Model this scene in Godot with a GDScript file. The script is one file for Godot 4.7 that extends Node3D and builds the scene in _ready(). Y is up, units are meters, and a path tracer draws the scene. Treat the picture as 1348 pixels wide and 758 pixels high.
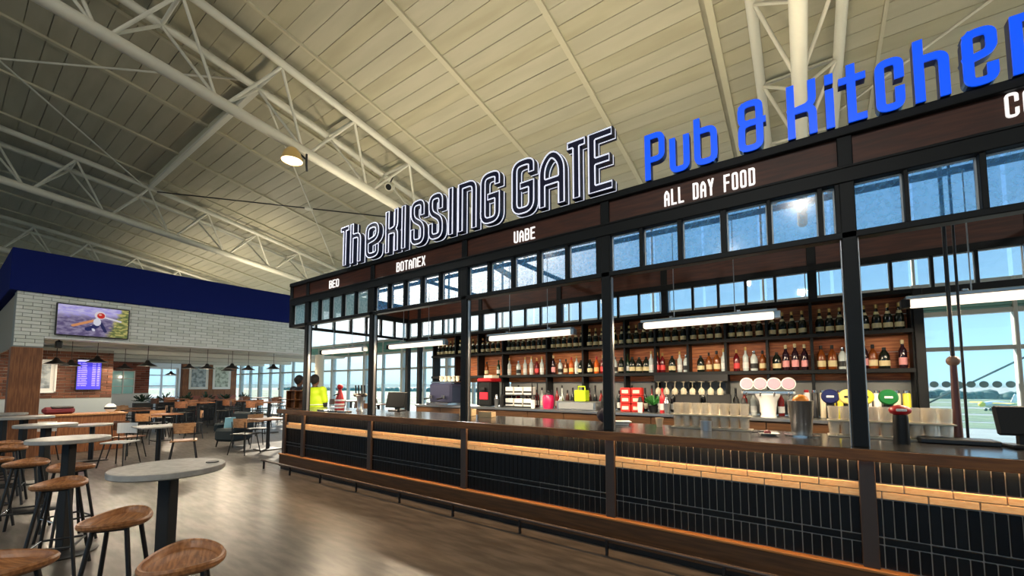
extends Node3D
# An airport pub: a long tiled bar under a black steel canopy, a lattice-truss roof, a dining corner and a glazed airside front.
# x runs along the bar (to the right), z towards the viewer, y up; the bar front stands at z = -3.84.

var names := {}
var M := {}
var rng := RandomNumberGenerator.new()

# ---------------------------------------------------------------- naming
func numbered(n: String) -> String:
	if not names.has(n):
		names[n] = 0
		return n
	names[n] += 1
	return "%s_%03d" % [n, names[n]]

func tag(o: Node, label: String, category: String, group := "") -> Node:
	o.set_meta("label", label)
	o.set_meta("category", category)
	if group != "":
		o.set_meta("group", group)
	return o

func thing(called: String, label: String, category: String, at := Vector3.ZERO, turn := 0.0, group := "") -> Node3D:
	var o := Node3D.new()
	o.name = numbered(called)
	add_child(o, true)
	o.position = at
	o.rotation.y = turn
	tag(o, label, category, group)
	return o

func dup(src: Node3D, label: String, at: Vector3, turn := 0.0) -> Node3D:
	var base: String = src.name
	base = base.trim_suffix("_" + base.get_slice("_", base.get_slice_count("_") - 1)) if base.right(3).is_valid_int() else base
	var o: Node3D = src.duplicate()
	o.name = numbered(base)
	add_child(o, true)
	o.position = at
	o.rotation.y = turn
	o.set_meta("label", label)
	return o

func part(parent: Node, called: String, mesh, mat: Material, stuff := false) -> MeshInstance3D:
	var o := MeshInstance3D.new()
	o.mesh = mesh.commit() if mesh is SurfaceTool else mesh
	o.material_override = mat
	o.name = called
	parent.add_child(o, true)
	if stuff:
		o.set_meta("kind", "stuff")
	return o

func struct(called: String, mesh, mat: Material) -> MeshInstance3D:
	var o := part(self, numbered(called), mesh, mat)
	o.set_meta("kind", "structure")
	return o

func struct_root(called: String) -> Node3D:
	var o := Node3D.new()
	o.name = numbered(called)
	add_child(o, true)
	o.set_meta("kind", "structure")
	return o

# ---------------------------------------------------------------- shapes
func S() -> SurfaceTool:
	var st := SurfaceTool.new()
	st.begin(Mesh.PRIMITIVE_TRIANGLES)
	return st

func tri(st: SurfaceTool, a: Vector3, b: Vector3, c: Vector3, na: Vector3, nb: Vector3, nc: Vector3) -> void:
	if (b - a).cross(c - a).dot(na + nb + nc) > 0.0:
		var t := b
		b = c
		c = t
		t = nb
		nb = nc
		nc = t
	st.set_normal(na)
	st.add_vertex(a)
	st.set_normal(nb)
	st.add_vertex(b)
	st.set_normal(nc)
	st.add_vertex(c)

func quad(st: SurfaceTool, a: Vector3, b: Vector3, c: Vector3, d: Vector3, n: Vector3) -> void:
	tri(st, a, b, c, n, n, n)
	tri(st, a, c, d, n, n, n)

func box(st: SurfaceTool, c: Vector3, s: Vector3, bev := 0.0, bs := Basis()) -> SurfaceTool:
	var h := s * 0.5
	bev = minf(bev, minf(h.x, minf(h.y, h.z)) * 0.9)
	var v := func(sg: Vector3, axis: int) -> Vector3:
		var p := sg * (h - Vector3.ONE * bev)
		p[axis] = sg[axis] * h[axis]
		return c + bs * p
	for i in 3:
		var j := (i + 1) % 3
		var k := (i + 2) % 3
		for si in [-1.0, 1.0]:
			var q := []
			for e in [[-1.0, -1.0], [1.0, -1.0], [1.0, 1.0], [-1.0, 1.0]]:
				var sg := Vector3()
				sg[i] = si
				sg[j] = e[0]
				sg[k] = e[1]
				q.append(v.call(sg, i))
			var n := Vector3()
			n[i] = si
			quad(st, q[0], q[1], q[2], q[3], bs * n)
			if bev > 0.0:
				for sj in [-1.0, 1.0]:
					var s1 := Vector3()
					s1[i] = si
					s1[j] = sj
					s1[k] = -1.0
					var s2 := s1
					s2[k] = 1.0
					var m := Vector3()
					m[i] = si
					m[j] = sj
					quad(st, v.call(s1, i), v.call(s2, i), v.call(s2, j), v.call(s1, j), bs * m.normalized())
	if bev > 0.0:
		for x in [-1.0, 1.0]:
			for y in [-1.0, 1.0]:
				for z in [-1.0, 1.0]:
					var sg := Vector3(x, y, z)
					var n := bs * sg.normalized()
					tri(st, v.call(sg, 0), v.call(sg, 1), v.call(sg, 2), n, n, n)
	return st

func span(st: SurfaceTool, lo: Vector3, hi: Vector3, bev := 0.0) -> SurfaceTool:
	return box(st, (lo + hi) * 0.5, (hi - lo).abs(), bev)

func frame_of(d: Vector3) -> Basis:   # columns: side, d, other side
	var y := d.normalized()
	var x := y.cross(Vector3.RIGHT if absf(y.x) < 0.9 else Vector3.UP).normalized()
	return Basis(x, y, x.cross(y))

func lathe(st: SurfaceTool, prof: Array, n: int, at := Vector3.ZERO, bs := Basis(), crease := 0.75) -> SurfaceTool:
	var segs := []
	for i in prof.size() - 1:
		var d: Vector2 = prof[i + 1] - prof[i]
		segs.append(Vector2(d.y, -d.x).normalized())
	for i in prof.size() - 1:
		var p: Vector2 = prof[i]
		var q: Vector2 = prof[i + 1]
		if p.distance_to(q) < 1e-6:
			continue
		var np: Vector2 = segs[i]
		var nq: Vector2 = segs[i]
		if i > 0 and segs[i - 1].dot(segs[i]) > crease:
			np = (segs[i - 1] + segs[i]).normalized()
		if i < segs.size() - 1 and segs[i + 1].dot(segs[i]) > crease:
			nq = (segs[i + 1] + segs[i]).normalized()
		for k in n:
			var a := TAU * k / n
			var b := TAU * (k + 1) / n
			var ca := Vector3(cos(a), 0, sin(a))
			var cb := Vector3(cos(b), 0, sin(b))
			var f := func(r: Vector2, e: Vector3) -> Vector3: return bs * (e * r.x + Vector3(0, r.y, 0))
			var P0: Vector3 = at + f.call(p, ca)
			var P1: Vector3 = at + f.call(p, cb)
			var Q0: Vector3 = at + f.call(q, ca)
			var Q1: Vector3 = at + f.call(q, cb)
			if q.x > 1e-5:
				tri(st, P0, Q0, Q1, f.call(np, ca), f.call(nq, ca), f.call(nq, cb))
			if p.x > 1e-5:
				tri(st, P0, Q1, P1, f.call(np, ca), f.call(nq, cb), f.call(np, cb))
	return st

func cyl(st: SurfaceTool, p0: Vector3, p1: Vector3, r0: float, r1: float, n := 10) -> SurfaceTool:
	var l := p0.distance_to(p1)
	return lathe(st, [Vector2(0, 0), Vector2(r0, 0), Vector2(r1, l), Vector2(0, l)], n, p0, frame_of(p1 - p0))

func ball(st: SurfaceTool, at: Vector3, r: float, n := 12, sq := 1.0) -> SurfaceTool:
	var prof := []
	for i in n / 2 + 1:
		var a := -PI / 2 + PI * i / (n / 2)
		prof.append(Vector2(maxf(cos(a), 0.0) * r, sin(a) * r * sq))
	return lathe(st, prof, n, at)

func tube(st: SurfaceTool, pts: Array, r: float, n := 8, closed := false) -> SurfaceTool:
	var cnt := pts.size()
	var rings := []
	var nor := []
	var side := Vector3.ZERO
	for i in cnt:
		var a: Vector3 = pts[(i - 1 + cnt) % cnt] if closed or i > 0 else pts[0]
		var b: Vector3 = pts[(i + 1) % cnt] if closed or i < cnt - 1 else pts[cnt - 1]
		var d := (b - a).normalized()
		side = frame_of(d).x if side == Vector3.ZERO else (side - d * side.dot(d)).normalized()
		var o := d.cross(side)
		var ring := []
		var rn := []
		for k in n:
			var an := TAU * k / n
			var e := side * cos(an) + o * sin(an)
			rn.append(e)
			ring.append(pts[i] + e * r)
		rings.append(ring)
		nor.append(rn)
	for i in (cnt if closed else cnt - 1):
		var j := (i + 1) % cnt
		for k in n:
			var l := (k + 1) % n
			tri(st, rings[i][k], rings[j][k], rings[j][l], nor[i][k], nor[j][k], nor[j][l])
			tri(st, rings[i][k], rings[j][l], rings[i][l], nor[i][k], nor[j][l], nor[i][l])
	if not closed:
		for e in [0, cnt - 1]:
			var nn: Vector3 = (pts[0] - pts[1]).normalized() if e == 0 else (pts[cnt - 1] - pts[cnt - 2]).normalized()
			for k in range(1, n - 1):
				tri(st, rings[e][0], rings[e][k], rings[e][k + 1], nn, nn, nn)
	return st

func extrude(st: SurfaceTool, poly: PackedVector2Array, z0: float, z1: float, at := Vector3.ZERO) -> SurfaceTool:
	var ix := Geometry2D.triangulate_polygon(poly)
	for i in range(0, ix.size(), 3):
		for z in [[z0, Vector3(0, 0, -1)], [z1, Vector3(0, 0, 1)]]:
			var q := []
			for k in 3:
				var p := poly[ix[i + k]]
				q.append(at + Vector3(p.x, p.y, z[0]))
			tri(st, q[0], q[1], q[2], z[1], z[1], z[1])
	var cw := Geometry2D.is_polygon_clockwise(poly)
	for i in poly.size():
		var p := poly[i]
		var q := poly[(i + 1) % poly.size()]
		var d := (q - p).normalized()
		var n := Vector3(-d.y, d.x, 0) if cw else Vector3(d.y, -d.x, 0)
		quad(st, at + Vector3(p.x, p.y, z0), at + Vector3(q.x, q.y, z0), at + Vector3(q.x, q.y, z1), at + Vector3(p.x, p.y, z1), n)
	return st

# ---------------------------------------------------------------- stroke lettering
const GLYPH := {
	"T": [[[0, 1], [1, 1]], [[0.5, 1], [0.5, 0]]],
	"h": [[[0, 1], [0, 0]], [[0, 0.7], [1, 0.7, 1], [1, 0]]],
	"e": [[[1, 0.22], [1, 0, 1], [0, 0, 1], [0, 0.88, 1], [1, 0.88, 1], [1, 0.5, 1], [0, 0.42]]],
	"K": [[[0, 0], [0, 1]], [[1, 1], [1, 0.55, 1], [0, 0.5]], [[0.2, 0.5], [1, 0.5, 1], [1, 0]]],
	"I": [[[0, 0], [0, 1]]],
	"S": [[[1, 0.72], [1, 1, 1], [0, 1, 1], [0, 0.62, 1], [1, 0.4, 1], [1, 0, 1], [0, 0, 1], [0, 0.28]]],
	"N": [[[0, 0], [0, 1], [1, 1, 1], [1, 0]]],
	"G": [[[1, 0.82], [1, 1, 1], [0, 1, 1], [0, 0, 1], [1, 0, 1], [1, 0.52], [0.5, 0.52]]],
	"A": [[[0, 0], [0, 0.75, 1], [0.5, 1, 1], [1, 0.75, 1], [1, 0]], [[0, 0.42], [1, 0.42]]],
	"E": [[[1, 1], [0, 1], [0, 0], [1, 0]], [[0, 0.52], [0.85, 0.52]]],
	"P": [[[0, 0], [0, 1], [1, 1, 1], [1, 0.42, 1], [0, 0.42]]],
	"u": [[[0, 0.84], [0, 0, 1], [1, 0, 1], [1, 0.84]]],
	"b": [[[0, 1], [0, 0, 1], [1, 0, 1], [1, 0.75, 1], [0, 0.75]]],
	"&": [[[1, 0.76], [1, 1, 1], [0, 1, 1], [0, 0.56, 1], [1.15, 0.56]], [[0.4, 0.56], [0, 0.52, 1], [0, 0, 1], [1, 0, 1], [1, 0.7]]],
	"i": [[[0.5, 0], [0.5, 0.68]], [[0.5, 0.93], [0.5, 1.0]]],
	"t": [[[0.45, 1], [0.45, 0], [1, 0]], [[0, 0.78], [1, 0.78]]],
	"c": [[[1, 0.6], [1, 0.9, 1], [0, 0.9, 1], [0, 0, 1], [1, 0, 1], [1, 0.3]]],
	"n": [[[0, 0], [0, 0.9], [1, 0.9, 1], [1, 0]]],
	"B": [[[0, 0], [0, 1], [1, 1, 1], [1, 0.54, 1], [0, 0.54]], [[0.5, 0.54], [1, 0.54, 1], [1, 0, 1], [0, 0]]],
	"O": [[[0.5, 0], [0, 0, 1], [0, 1, 1], [1, 1, 1], [1, 0, 1], [0.5, 0]]],
	"X": [[[0, 0], [1, 1]], [[0, 1], [1, 0]]],
	"L": [[[0, 1], [0, 0], [1, 0]]],
	"D": [[[0, 0], [0, 1], [1, 1, 1], [1, 0, 1], [0, 0]]],
	"Y": [[[0, 1], [0.5, 0.48], [1, 1]], [[0.5, 0.5], [0.5, 0]]],
	"F": [[[1, 1], [0, 1], [0, 0]], [[0, 0.52], [0.85, 0.52]]],
	"U": [[[0, 1], [0, 0, 1], [1, 0, 1], [1, 1]]],
	"C": [[[1, 0.7], [1, 1, 1], [0, 1, 1], [0, 0, 1], [1, 0, 1], [1, 0.3]]],
	"R": [[[0, 0], [0, 1], [1, 1, 1], [1, 0.5, 1], [0, 0.5]], [[0.4, 0.5], [1, 0]]],
}

func strokes(ch: String, w: float, h: float, t: float) -> Array:   # polygons of the pen strokes, lower left corner at the origin
	var out := []
	var sw := w - 2 * t
	var r := minf(0.42 * sw, 0.2 * h)
	for line in GLYPH[ch]:
		var pts := PackedVector2Array()
		for i in line.size():
			var e: Array = line[i]
			var p := Vector2(t + e[0] * sw, t + e[1] * (h - 2 * t))
			if ch == "I" or ch == "i":
				p.x = w * 0.5
			if e.size() == 3 and i > 0 and i < line.size() - 1:
				var pa := Vector2(t + line[i - 1][0] * sw, t + line[i - 1][1] * (h - 2 * t))
				var pb := Vector2(t + line[i + 1][0] * sw, t + line[i + 1][1] * (h - 2 * t))
				var ra := minf(r, pa.distance_to(p) * 0.5)
				var rb := minf(r, pb.distance_to(p) * 0.5)
				var q0 := p + (pa - p).normalized() * ra
				var q1 := p + (pb - p).normalized() * rb
				for k in 7:
					var s := k / 6.0
					pts.append(q0.lerp(p, s).lerp(p.lerp(q1, s), s))
			else:
				pts.append(p)
		out.append_array(Geometry2D.offset_polyline(pts, t, Geometry2D.JOIN_MITER, Geometry2D.END_SQUARE).filter(func(q): return not Geometry2D.is_polygon_clockwise(q)))
		if ch == "O":   # a closed pen stroke: two halves so that the counter stays open
			out.pop_back()
			var half := pts.size() / 2
			out.append_array(Geometry2D.offset_polyline(pts.slice(0, half + 1), t, Geometry2D.JOIN_MITER, Geometry2D.END_BUTT))
			out.append_array(Geometry2D.offset_polyline(pts.slice(half), t, Geometry2D.JOIN_MITER, Geometry2D.END_BUTT))
		elif line.size() > 4 and (ch == "D" or ch == "P" or ch == "B" or ch == "e" or ch == "b" or ch == "R" or ch == "&" or ch == "G"):
			out.pop_back()
			var cut := pts.size() / 2
			out.append_array(Geometry2D.offset_polyline(pts.slice(0, cut + 1), t, Geometry2D.JOIN_MITER, Geometry2D.END_SQUARE))
			out.append_array(Geometry2D.offset_polyline(pts.slice(cut), t, Geometry2D.JOIN_MITER, Geometry2D.END_SQUARE))
	return out

func outlines(polys: Array) -> Array:   # boundary of the union, holes included
	var acc: Array = [polys[0]]
	for i in range(1, polys.size()):
		var cur: PackedVector2Array = polys[i]
		var rest := []
		var holes := []
		for p in acc:
			if Geometry2D.is_polygon_clockwise(p):
				holes.append(p)
				continue
			var m := Geometry2D.merge_polygons(cur, p)
			var solid := m.filter(func(q): return not Geometry2D.is_polygon_clockwise(q))
			if solid.size() == 1:
				cur = solid[0]
				holes.append_array(m.filter(func(q): return Geometry2D.is_polygon_clockwise(q)))
			else:
				rest.append(p)
		acc = rest + [cur] + holes
	return acc

func letter_mesh(ch: String, w: float, h: float, t: float, depth: float) -> SurfaceTool:
	# the union of the pen strokes, cut into bands through its counters so that every piece is free of holes
	var st := S()
	var u := outlines(strokes(ch, w, h, t))
	var holes := u.filter(func(q): return Geometry2D.is_polygon_clockwise(q))
	var cuts := [-1.0]
	for q in holes:
		var lo := 1e9
		var hi := -1e9
		for p in q:
			lo = minf(lo, p.y)
			hi = maxf(hi, p.y)
		cuts.append((lo + hi) * 0.5)
	cuts.append(h + 1.0)
	cuts.sort()
	for o in u:
		if Geometry2D.is_polygon_clockwise(o):
			continue
		for i in cuts.size() - 1:
			var pieces: Array = [o]
			if holes.size():
				pieces = Geometry2D.intersect_polygons(o, PackedVector2Array([Vector2(-1, cuts[i]), Vector2(w + 1, cuts[i]), Vector2(w + 1, cuts[i + 1]), Vector2(-1, cuts[i + 1])]))
				for q in holes:
					var left := []
					for p in pieces:
						left.append_array(Geometry2D.clip_polygons(p, q))
					pieces = left
			for p in pieces:
				if not Geometry2D.is_polygon_clockwise(p):
					extrude(st, p, 0.0, depth)
	return st

const ONES := ["", "first", "second", "third", "fourth", "fifth", "sixth", "seventh", "eighth", "ninth", "tenth", "eleventh", "twelfth", "thirteenth", "fourteenth", "fifteenth", "sixteenth", "seventeenth", "eighteenth", "nineteenth"]

func nth(i: int) -> String:
	if i < 20:
		return ONES[i]
	var t: String = ["", "", "twent", "thirt", "fort", "fift", "sixt", "sevent"][i / 10]
	return t + "ieth" if i % 10 == 0 else t + "y-" + ONES[i % 10]

# ---------------------------------------------------------------- surface nets for bodies
func body(st: SurfaceTool, bones: Array, cell: float, k: float) -> void:
	# bones: [a, b, ra, rb]
	var lo := Vector3.ONE * 1e9
	var hi := -lo
	for b in bones:
		for e in [0, 1]:
			lo = lo.min(b[e] - Vector3.ONE * (b[2 + e] + 2 * cell + k * 0.3))
			hi = hi.max(b[e] + Vector3.ONE * (b[2 + e] + 2 * cell + k * 0.3))
	var n := Vector3i(((hi - lo) / cell).ceil()) + Vector3i.ONE
	var val := PackedFloat32Array()
	val.resize(n.x * n.y * n.z)
	val.fill(10.0)
	for b in bones:
		var a: Vector3 = b[0]
		var d: Vector3 = b[1] - b[0]
		var dd := maxf(d.length_squared(), 1e-9)
		var m: float = maxf(b[2], b[3]) + 3 * cell + k
		var l0 := Vector3i(((a.min(b[1]) - Vector3.ONE * m - lo) / cell).floor()).max(Vector3i.ZERO)
		var l1 := Vector3i(((a.max(b[1]) + Vector3.ONE * m - lo) / cell).ceil()).min(n - Vector3i.ONE)
		for z in range(l0.z, l1.z + 1):
			for y in range(l0.y, l1.y + 1):
				for x in range(l0.x, l1.x + 1):
					var p := lo + Vector3(x, y, z) * cell
					var s := clampf((p - a).dot(d) / dd, 0.0, 1.0)
					var v := (p - a - d * s).length() - lerpf(b[2], b[3], s)
					var i := x + n.x * (y + n.y * z)
					var o := val[i]
					var h := maxf(k - absf(o - v), 0.0) / k
					val[i] = minf(o, v) - h * h * k * 0.25
	var at := {}
	var pos := []
	var nrm := []
	for z in n.z - 1:
		for y in n.y - 1:
			for x in n.x - 1:
				var c := Vector3.ZERO
				var cnt := 0
				var e := []
				for q in 8:
					e.append(val[(x + (q & 1)) + n.x * ((y + ((q >> 1) & 1)) + n.y * (z + (q >> 2)))])
				for q in 8:
					for ax in [1, 2, 4]:
						if not (q & ax) and (e[q] < 0.0) != (e[q | ax] < 0.0):
							var s: float = e[q] / (e[q] - e[q | ax])
							var w := Vector3(q & 1, (q >> 1) & 1, q >> 2)
							w += Vector3(1 if ax == 1 else 0, 1 if ax == 2 else 0, 1 if ax == 4 else 0) * s
							c += w
							cnt += 1
				if cnt:
					at[x + n.x * (y + n.y * z)] = pos.size()
					pos.append(lo + (Vector3(x, y, z) + c / cnt) * cell)
					nrm.append(Vector3(e[1] + e[3] + e[5] + e[7] - e[0] - e[2] - e[4] - e[6], e[2] + e[3] + e[6] + e[7] - e[0] - e[1] - e[4] - e[5], e[4] + e[5] + e[6] + e[7] - e[0] - e[1] - e[2] - e[3]).normalized())
	var step := [1, n.x, n.x * n.y]
	for key in at.keys():
		var i: int = key
		for ax in 3:
			var j: int = i + step[ax]
			if (val[i] < 0.0) == (val[j] < 0.0):
				continue
			var u: int = step[(ax + 1) % 3]
			var v: int = step[(ax + 2) % 3]
			if at.has(i - u) and at.has(i - v) and at.has(i - u - v):
				var q := [at[i], at[i - u], at[i - u - v], at[i - v]]
				tri(st, pos[q[0]], pos[q[1]], pos[q[2]], nrm[q[0]], nrm[q[1]], nrm[q[2]])
				tri(st, pos[q[0]], pos[q[2]], pos[q[3]], nrm[q[0]], nrm[q[2]], nrm[q[3]])

# ---------------------------------------------------------------- materials
func rgb(r: float, g: float, b: float) -> Color:
	return Color(r / 255.0, g / 255.0, b / 255.0)

func mat(c: Color, rough := 0.6, metal := 0.0) -> StandardMaterial3D:
	var m := StandardMaterial3D.new()
	m.albedo_color = c
	m.roughness = rough
	m.metallic = metal
	return m

func noise_tex(freq: float, ramp: Array, octaves := 4, size := 256, sd := 1, normal := false) -> NoiseTexture2D:
	var n := FastNoiseLite.new()
	n.seed = sd
	n.frequency = freq
	n.fractal_octaves = octaves
	var t := NoiseTexture2D.new()
	t.width = size
	t.height = size
	t.seamless = true
	t.noise = n
	if normal:
		t.as_normal_map = true
		t.bump_strength = 4.0
		return t
	var g := Gradient.new()
	g.offsets = PackedFloat32Array([0.25, 0.5, 0.75])
	g.colors = PackedColorArray(ramp)
	t.color_ramp = g
	return t

func grained(ramp: Array, scale: Vector3, rough := 0.5, freq := 0.02, sd := 1, world := false) -> StandardMaterial3D:
	var m := mat(Color.WHITE, rough)
	m.albedo_texture = noise_tex(freq, ramp, 5, 256, sd)
	m.uv1_triplanar = true
	m.uv1_world_triplanar = world
	m.uv1_scale = scale
	return m

func glow(c: Color, e: float) -> StandardMaterial3D:
	var m := mat(c, 0.6)
	m.emission_enabled = true
	m.emission = c
	m.emission_energy_multiplier = e
	return m

func glass(c: Color, a: float, rough := 0.03) -> StandardMaterial3D:
	var m := mat(Color(c, a), rough)
	m.transparency = BaseMaterial3D.TRANSPARENCY_ALPHA
	return m

func make_materials() -> void:
	M.floor = grained([rgb(72, 68, 63), rgb(84, 79, 73), rgb(97, 91, 84)], Vector3(0.3, 0.5, 1.5), 0.2, 0.02, 3, true)
	M.floor.roughness_texture = noise_tex(0.03, [Color(0.85, 0.85, 0.85), Color(0.92, 0.92, 0.92), Color(1.0, 1.0, 1.0)], 4, 256, 4)
	M.floor.roughness = 0.34
	M.floor.metallic_specular = 0.32
	M.deck = grained([rgb(165, 159, 136), rgb(170, 164, 141), rgb(175, 169, 146)], Vector3(0.1, 0.3, 0.6), 0.55, 0.02, 5, true)
	M.deck2 = grained([rgb(160, 153, 127), rgb(167, 160, 133), rgb(173, 166, 139)], Vector3(0.1, 0.3, 0.6), 0.55, 0.02, 6, true)
	M.steel = mat(rgb(208, 204, 188), 0.42)
	M.purlin = mat(rgb(184, 178, 152), 0.5)
	M.black = mat(rgb(17, 20, 22), 0.5)
	M.black.metallic_specular = 0.35
	M.black_rough = mat(rgb(22, 23, 24), 0.75)
	M.iron = mat(rgb(18, 18, 19), 0.45)
	M.navy = mat(rgb(19, 31, 96), 0.85)
	M.navy.metallic_specular = 0.25
	M.navy_letter = mat(rgb(15, 19, 56), 0.4)
	M.neon = glow(rgb(235, 238, 255), 0.75)
	M.blue = glow(rgb(4, 84, 245), 0.8)
	M.blue.roughness = 0.35
	M.blue_side = mat(rgb(12, 34, 110), 0.4)
	M.sign_white = glow(rgb(255, 250, 246), 0.8)
	M.fascia = grained([rgb(66, 30, 14), rgb(76, 35, 17), rgb(86, 42, 22)], Vector3(0.4, 4, 4), 0.5, 0.02, 8)
	M.bronze = mat(rgb(74, 62, 56), 0.4, 0.3)
	M.counter_edge = grained([rgb(94, 55, 22), rgb(110, 66, 28), rgb(126, 78, 34)], Vector3(0.4, 5, 5), 0.55, 0.02, 9)
	M.counter_top = mat(rgb(44, 42, 41), 0.18)
	M.plinth = grained([rgb(64, 41, 20), rgb(74, 48, 24), rgb(86, 57, 30)], Vector3(0.3, 5, 5), 0.42, 0.02, 10)
	M.grout = mat(rgb(150, 146, 140), 0.85)
	M.tiles = []
	for i in 3:
		var t := mat([rgb(13, 15, 17), rgb(17, 20, 22), rgb(10, 12, 14)][i], 0.26)
		t.metallic_specular = 0.4
		M.tiles.append(t)
	M.peach = []
	for i in 3:
		M.peach.append(grained([rgb(246, 192, 130), rgb(250, 200, 138), rgb(252, 208, 150)], Vector3(2, 9, 9), 0.5, 0.03, 20 + i))
	M.frost = []
	for i in 3:
		var f := glass(Color.WHITE, 1.0, 0.12)
		f.albedo_texture = noise_tex(0.03, [Color(0.48, 0.75, 0.97, 0.33), Color(0.52, 0.79, 0.98, 0.36), Color(0.6, 0.84, 0.99, 0.41)], 5, 256, 40 + i)
		f.uv1_triplanar = true
		f.uv1_scale = Vector3(2.2, 2.2, 2.2)
		f.backlight_enabled = true
		f.backlight = Color(0.6, 0.82, 0.97)
		M.frost.append(f)
	M.frost_skylit = M.frost[0].duplicate()  # paler copy: sky brightness put into the glass colour of the left panes
	M.frost_skylit.albedo_texture = noise_tex(0.03, [Color(0.8, 0.94, 0.96, 0.5), Color(0.85, 0.96, 0.98, 0.56), Color(0.92, 0.99, 1.0, 0.62)], 5, 256, 47)
	M.frost_skylit.backlight = Color(0.9, 0.98, 1.0)
	M.pane = glass(rgb(190, 225, 240), 0.1)
	M.facade = glass(rgb(110, 206, 224), 0.16)
	M.trim = mat(rgb(224, 230, 234), 0.5)
	M.mullion = mat(rgb(178, 186, 182), 0.5)
	M.spandrel = mat(rgb(110, 168, 160), 0.45)
	M.shelf_wood = []
	for i in 3:
		M.shelf_wood.append(grained([[rgb(160, 84, 42), rgb(190, 106, 56), rgb(208, 126, 72)], [rgb(146, 76, 38), rgb(176, 96, 50), rgb(198, 116, 64)], [rgb(172, 94, 50), rgb(200, 118, 64), rgb(216, 136, 80)]][i], Vector3(0.5, 6, 6), 0.55, 0.02, 30 + i))
	M.seat = grained([rgb(128, 82, 48), rgb(156, 104, 63), rgb(182, 126, 80)], Vector3(1.2, 5, 8), 0.38, 0.02, 12)
	M.ply = grained([rgb(152, 108, 70), rgb(172, 126, 84), rgb(190, 142, 100)], Vector3(2, 5, 8), 0.45, 0.02, 13)
	M.ply_dark = grained([rgb(104, 64, 38), rgb(120, 76, 46), rgb(136, 88, 56)], Vector3(2, 5, 8), 0.45, 0.02, 14)
	M.grey_top = grained([rgb(150, 148, 142), rgb(160, 158, 152), rgb(170, 168, 162)], Vector3(3, 3, 3), 0.42, 0.02, 15)
	M.column_wood = grained([rgb(112, 66, 36), rgb(128, 78, 44), rgb(144, 92, 54)], Vector3(6, 0.5, 6), 0.5, 0.02, 16)
	M.bricks = []
	for i in 3:
		M.bricks.append(mat([rgb(222, 224, 216), rgb(214, 216, 206), rgb(228, 229, 222)][i], 0.3))
	M.mortar = mat(rgb(150, 152, 146), 0.9)
	M.red_brick = []
	for i in 3:
		M.red_brick.append(mat([rgb(128, 70, 56), rgb(112, 58, 46), rgb(144, 84, 68)][i], 0.85))
	M.brown_brick = []
	for i in 3:
		M.brown_brick.append(mat([rgb(96, 58, 42), rgb(84, 50, 36), rgb(112, 70, 50)][i], 0.85))
	M.plaster = mat(rgb(206, 208, 202), 0.85)
	M.cream = mat(rgb(214, 208, 188), 0.6)
	M.grey = mat(rgb(128, 132, 134), 0.6)
	M.white = mat(rgb(226, 226, 222), 0.5)
	M.chrome = mat(rgb(200, 202, 204), 0.2, 1.0)
	M.inox = mat(rgb(176, 178, 180), 0.28, 0.95)
	M.red = mat(rgb(176, 26, 34), 0.35)
	M.lime = mat(rgb(176, 208, 16), 0.6)
	M.lime.emission_enabled = false
	M.lamp_white = glow(rgb(255, 240, 218), 1.5)
	M.flood_glow = glow(rgb(255, 236, 196), 4.0)

# one light with the settings that every lamp of the place shares
func shine(l: Light3D, called: String, at: Vector3, c: Color, e: float, size: float, parent: Node = self) -> Light3D:
	l.name = called
	parent.add_child(l, true)
	l.position = at
	l.light_color = c
	l.light_energy = e
	l.light_size = size
	l.shadow_enabled = true
	if l is OmniLight3D:
		l.omni_range = 60.0
		l.omni_attenuation = 2.0
	if l is SpotLight3D:
		l.spot_range = 60.0
		l.spot_attenuation = 2.0
	return l

# ---------------------------------------------------------------- the scene
const FRONT := -3.84
const POSTS := [-7.31, -5.4, -3.49, -1.585, 0.315, 2.22]

func deck_y(u: float) -> float:
	return 7.16 - 0.105 * u - 0.0065 * u * u

func low_y(u: float) -> float:
	return 6.05 - 0.11 * u - 0.002 * u * u

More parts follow.
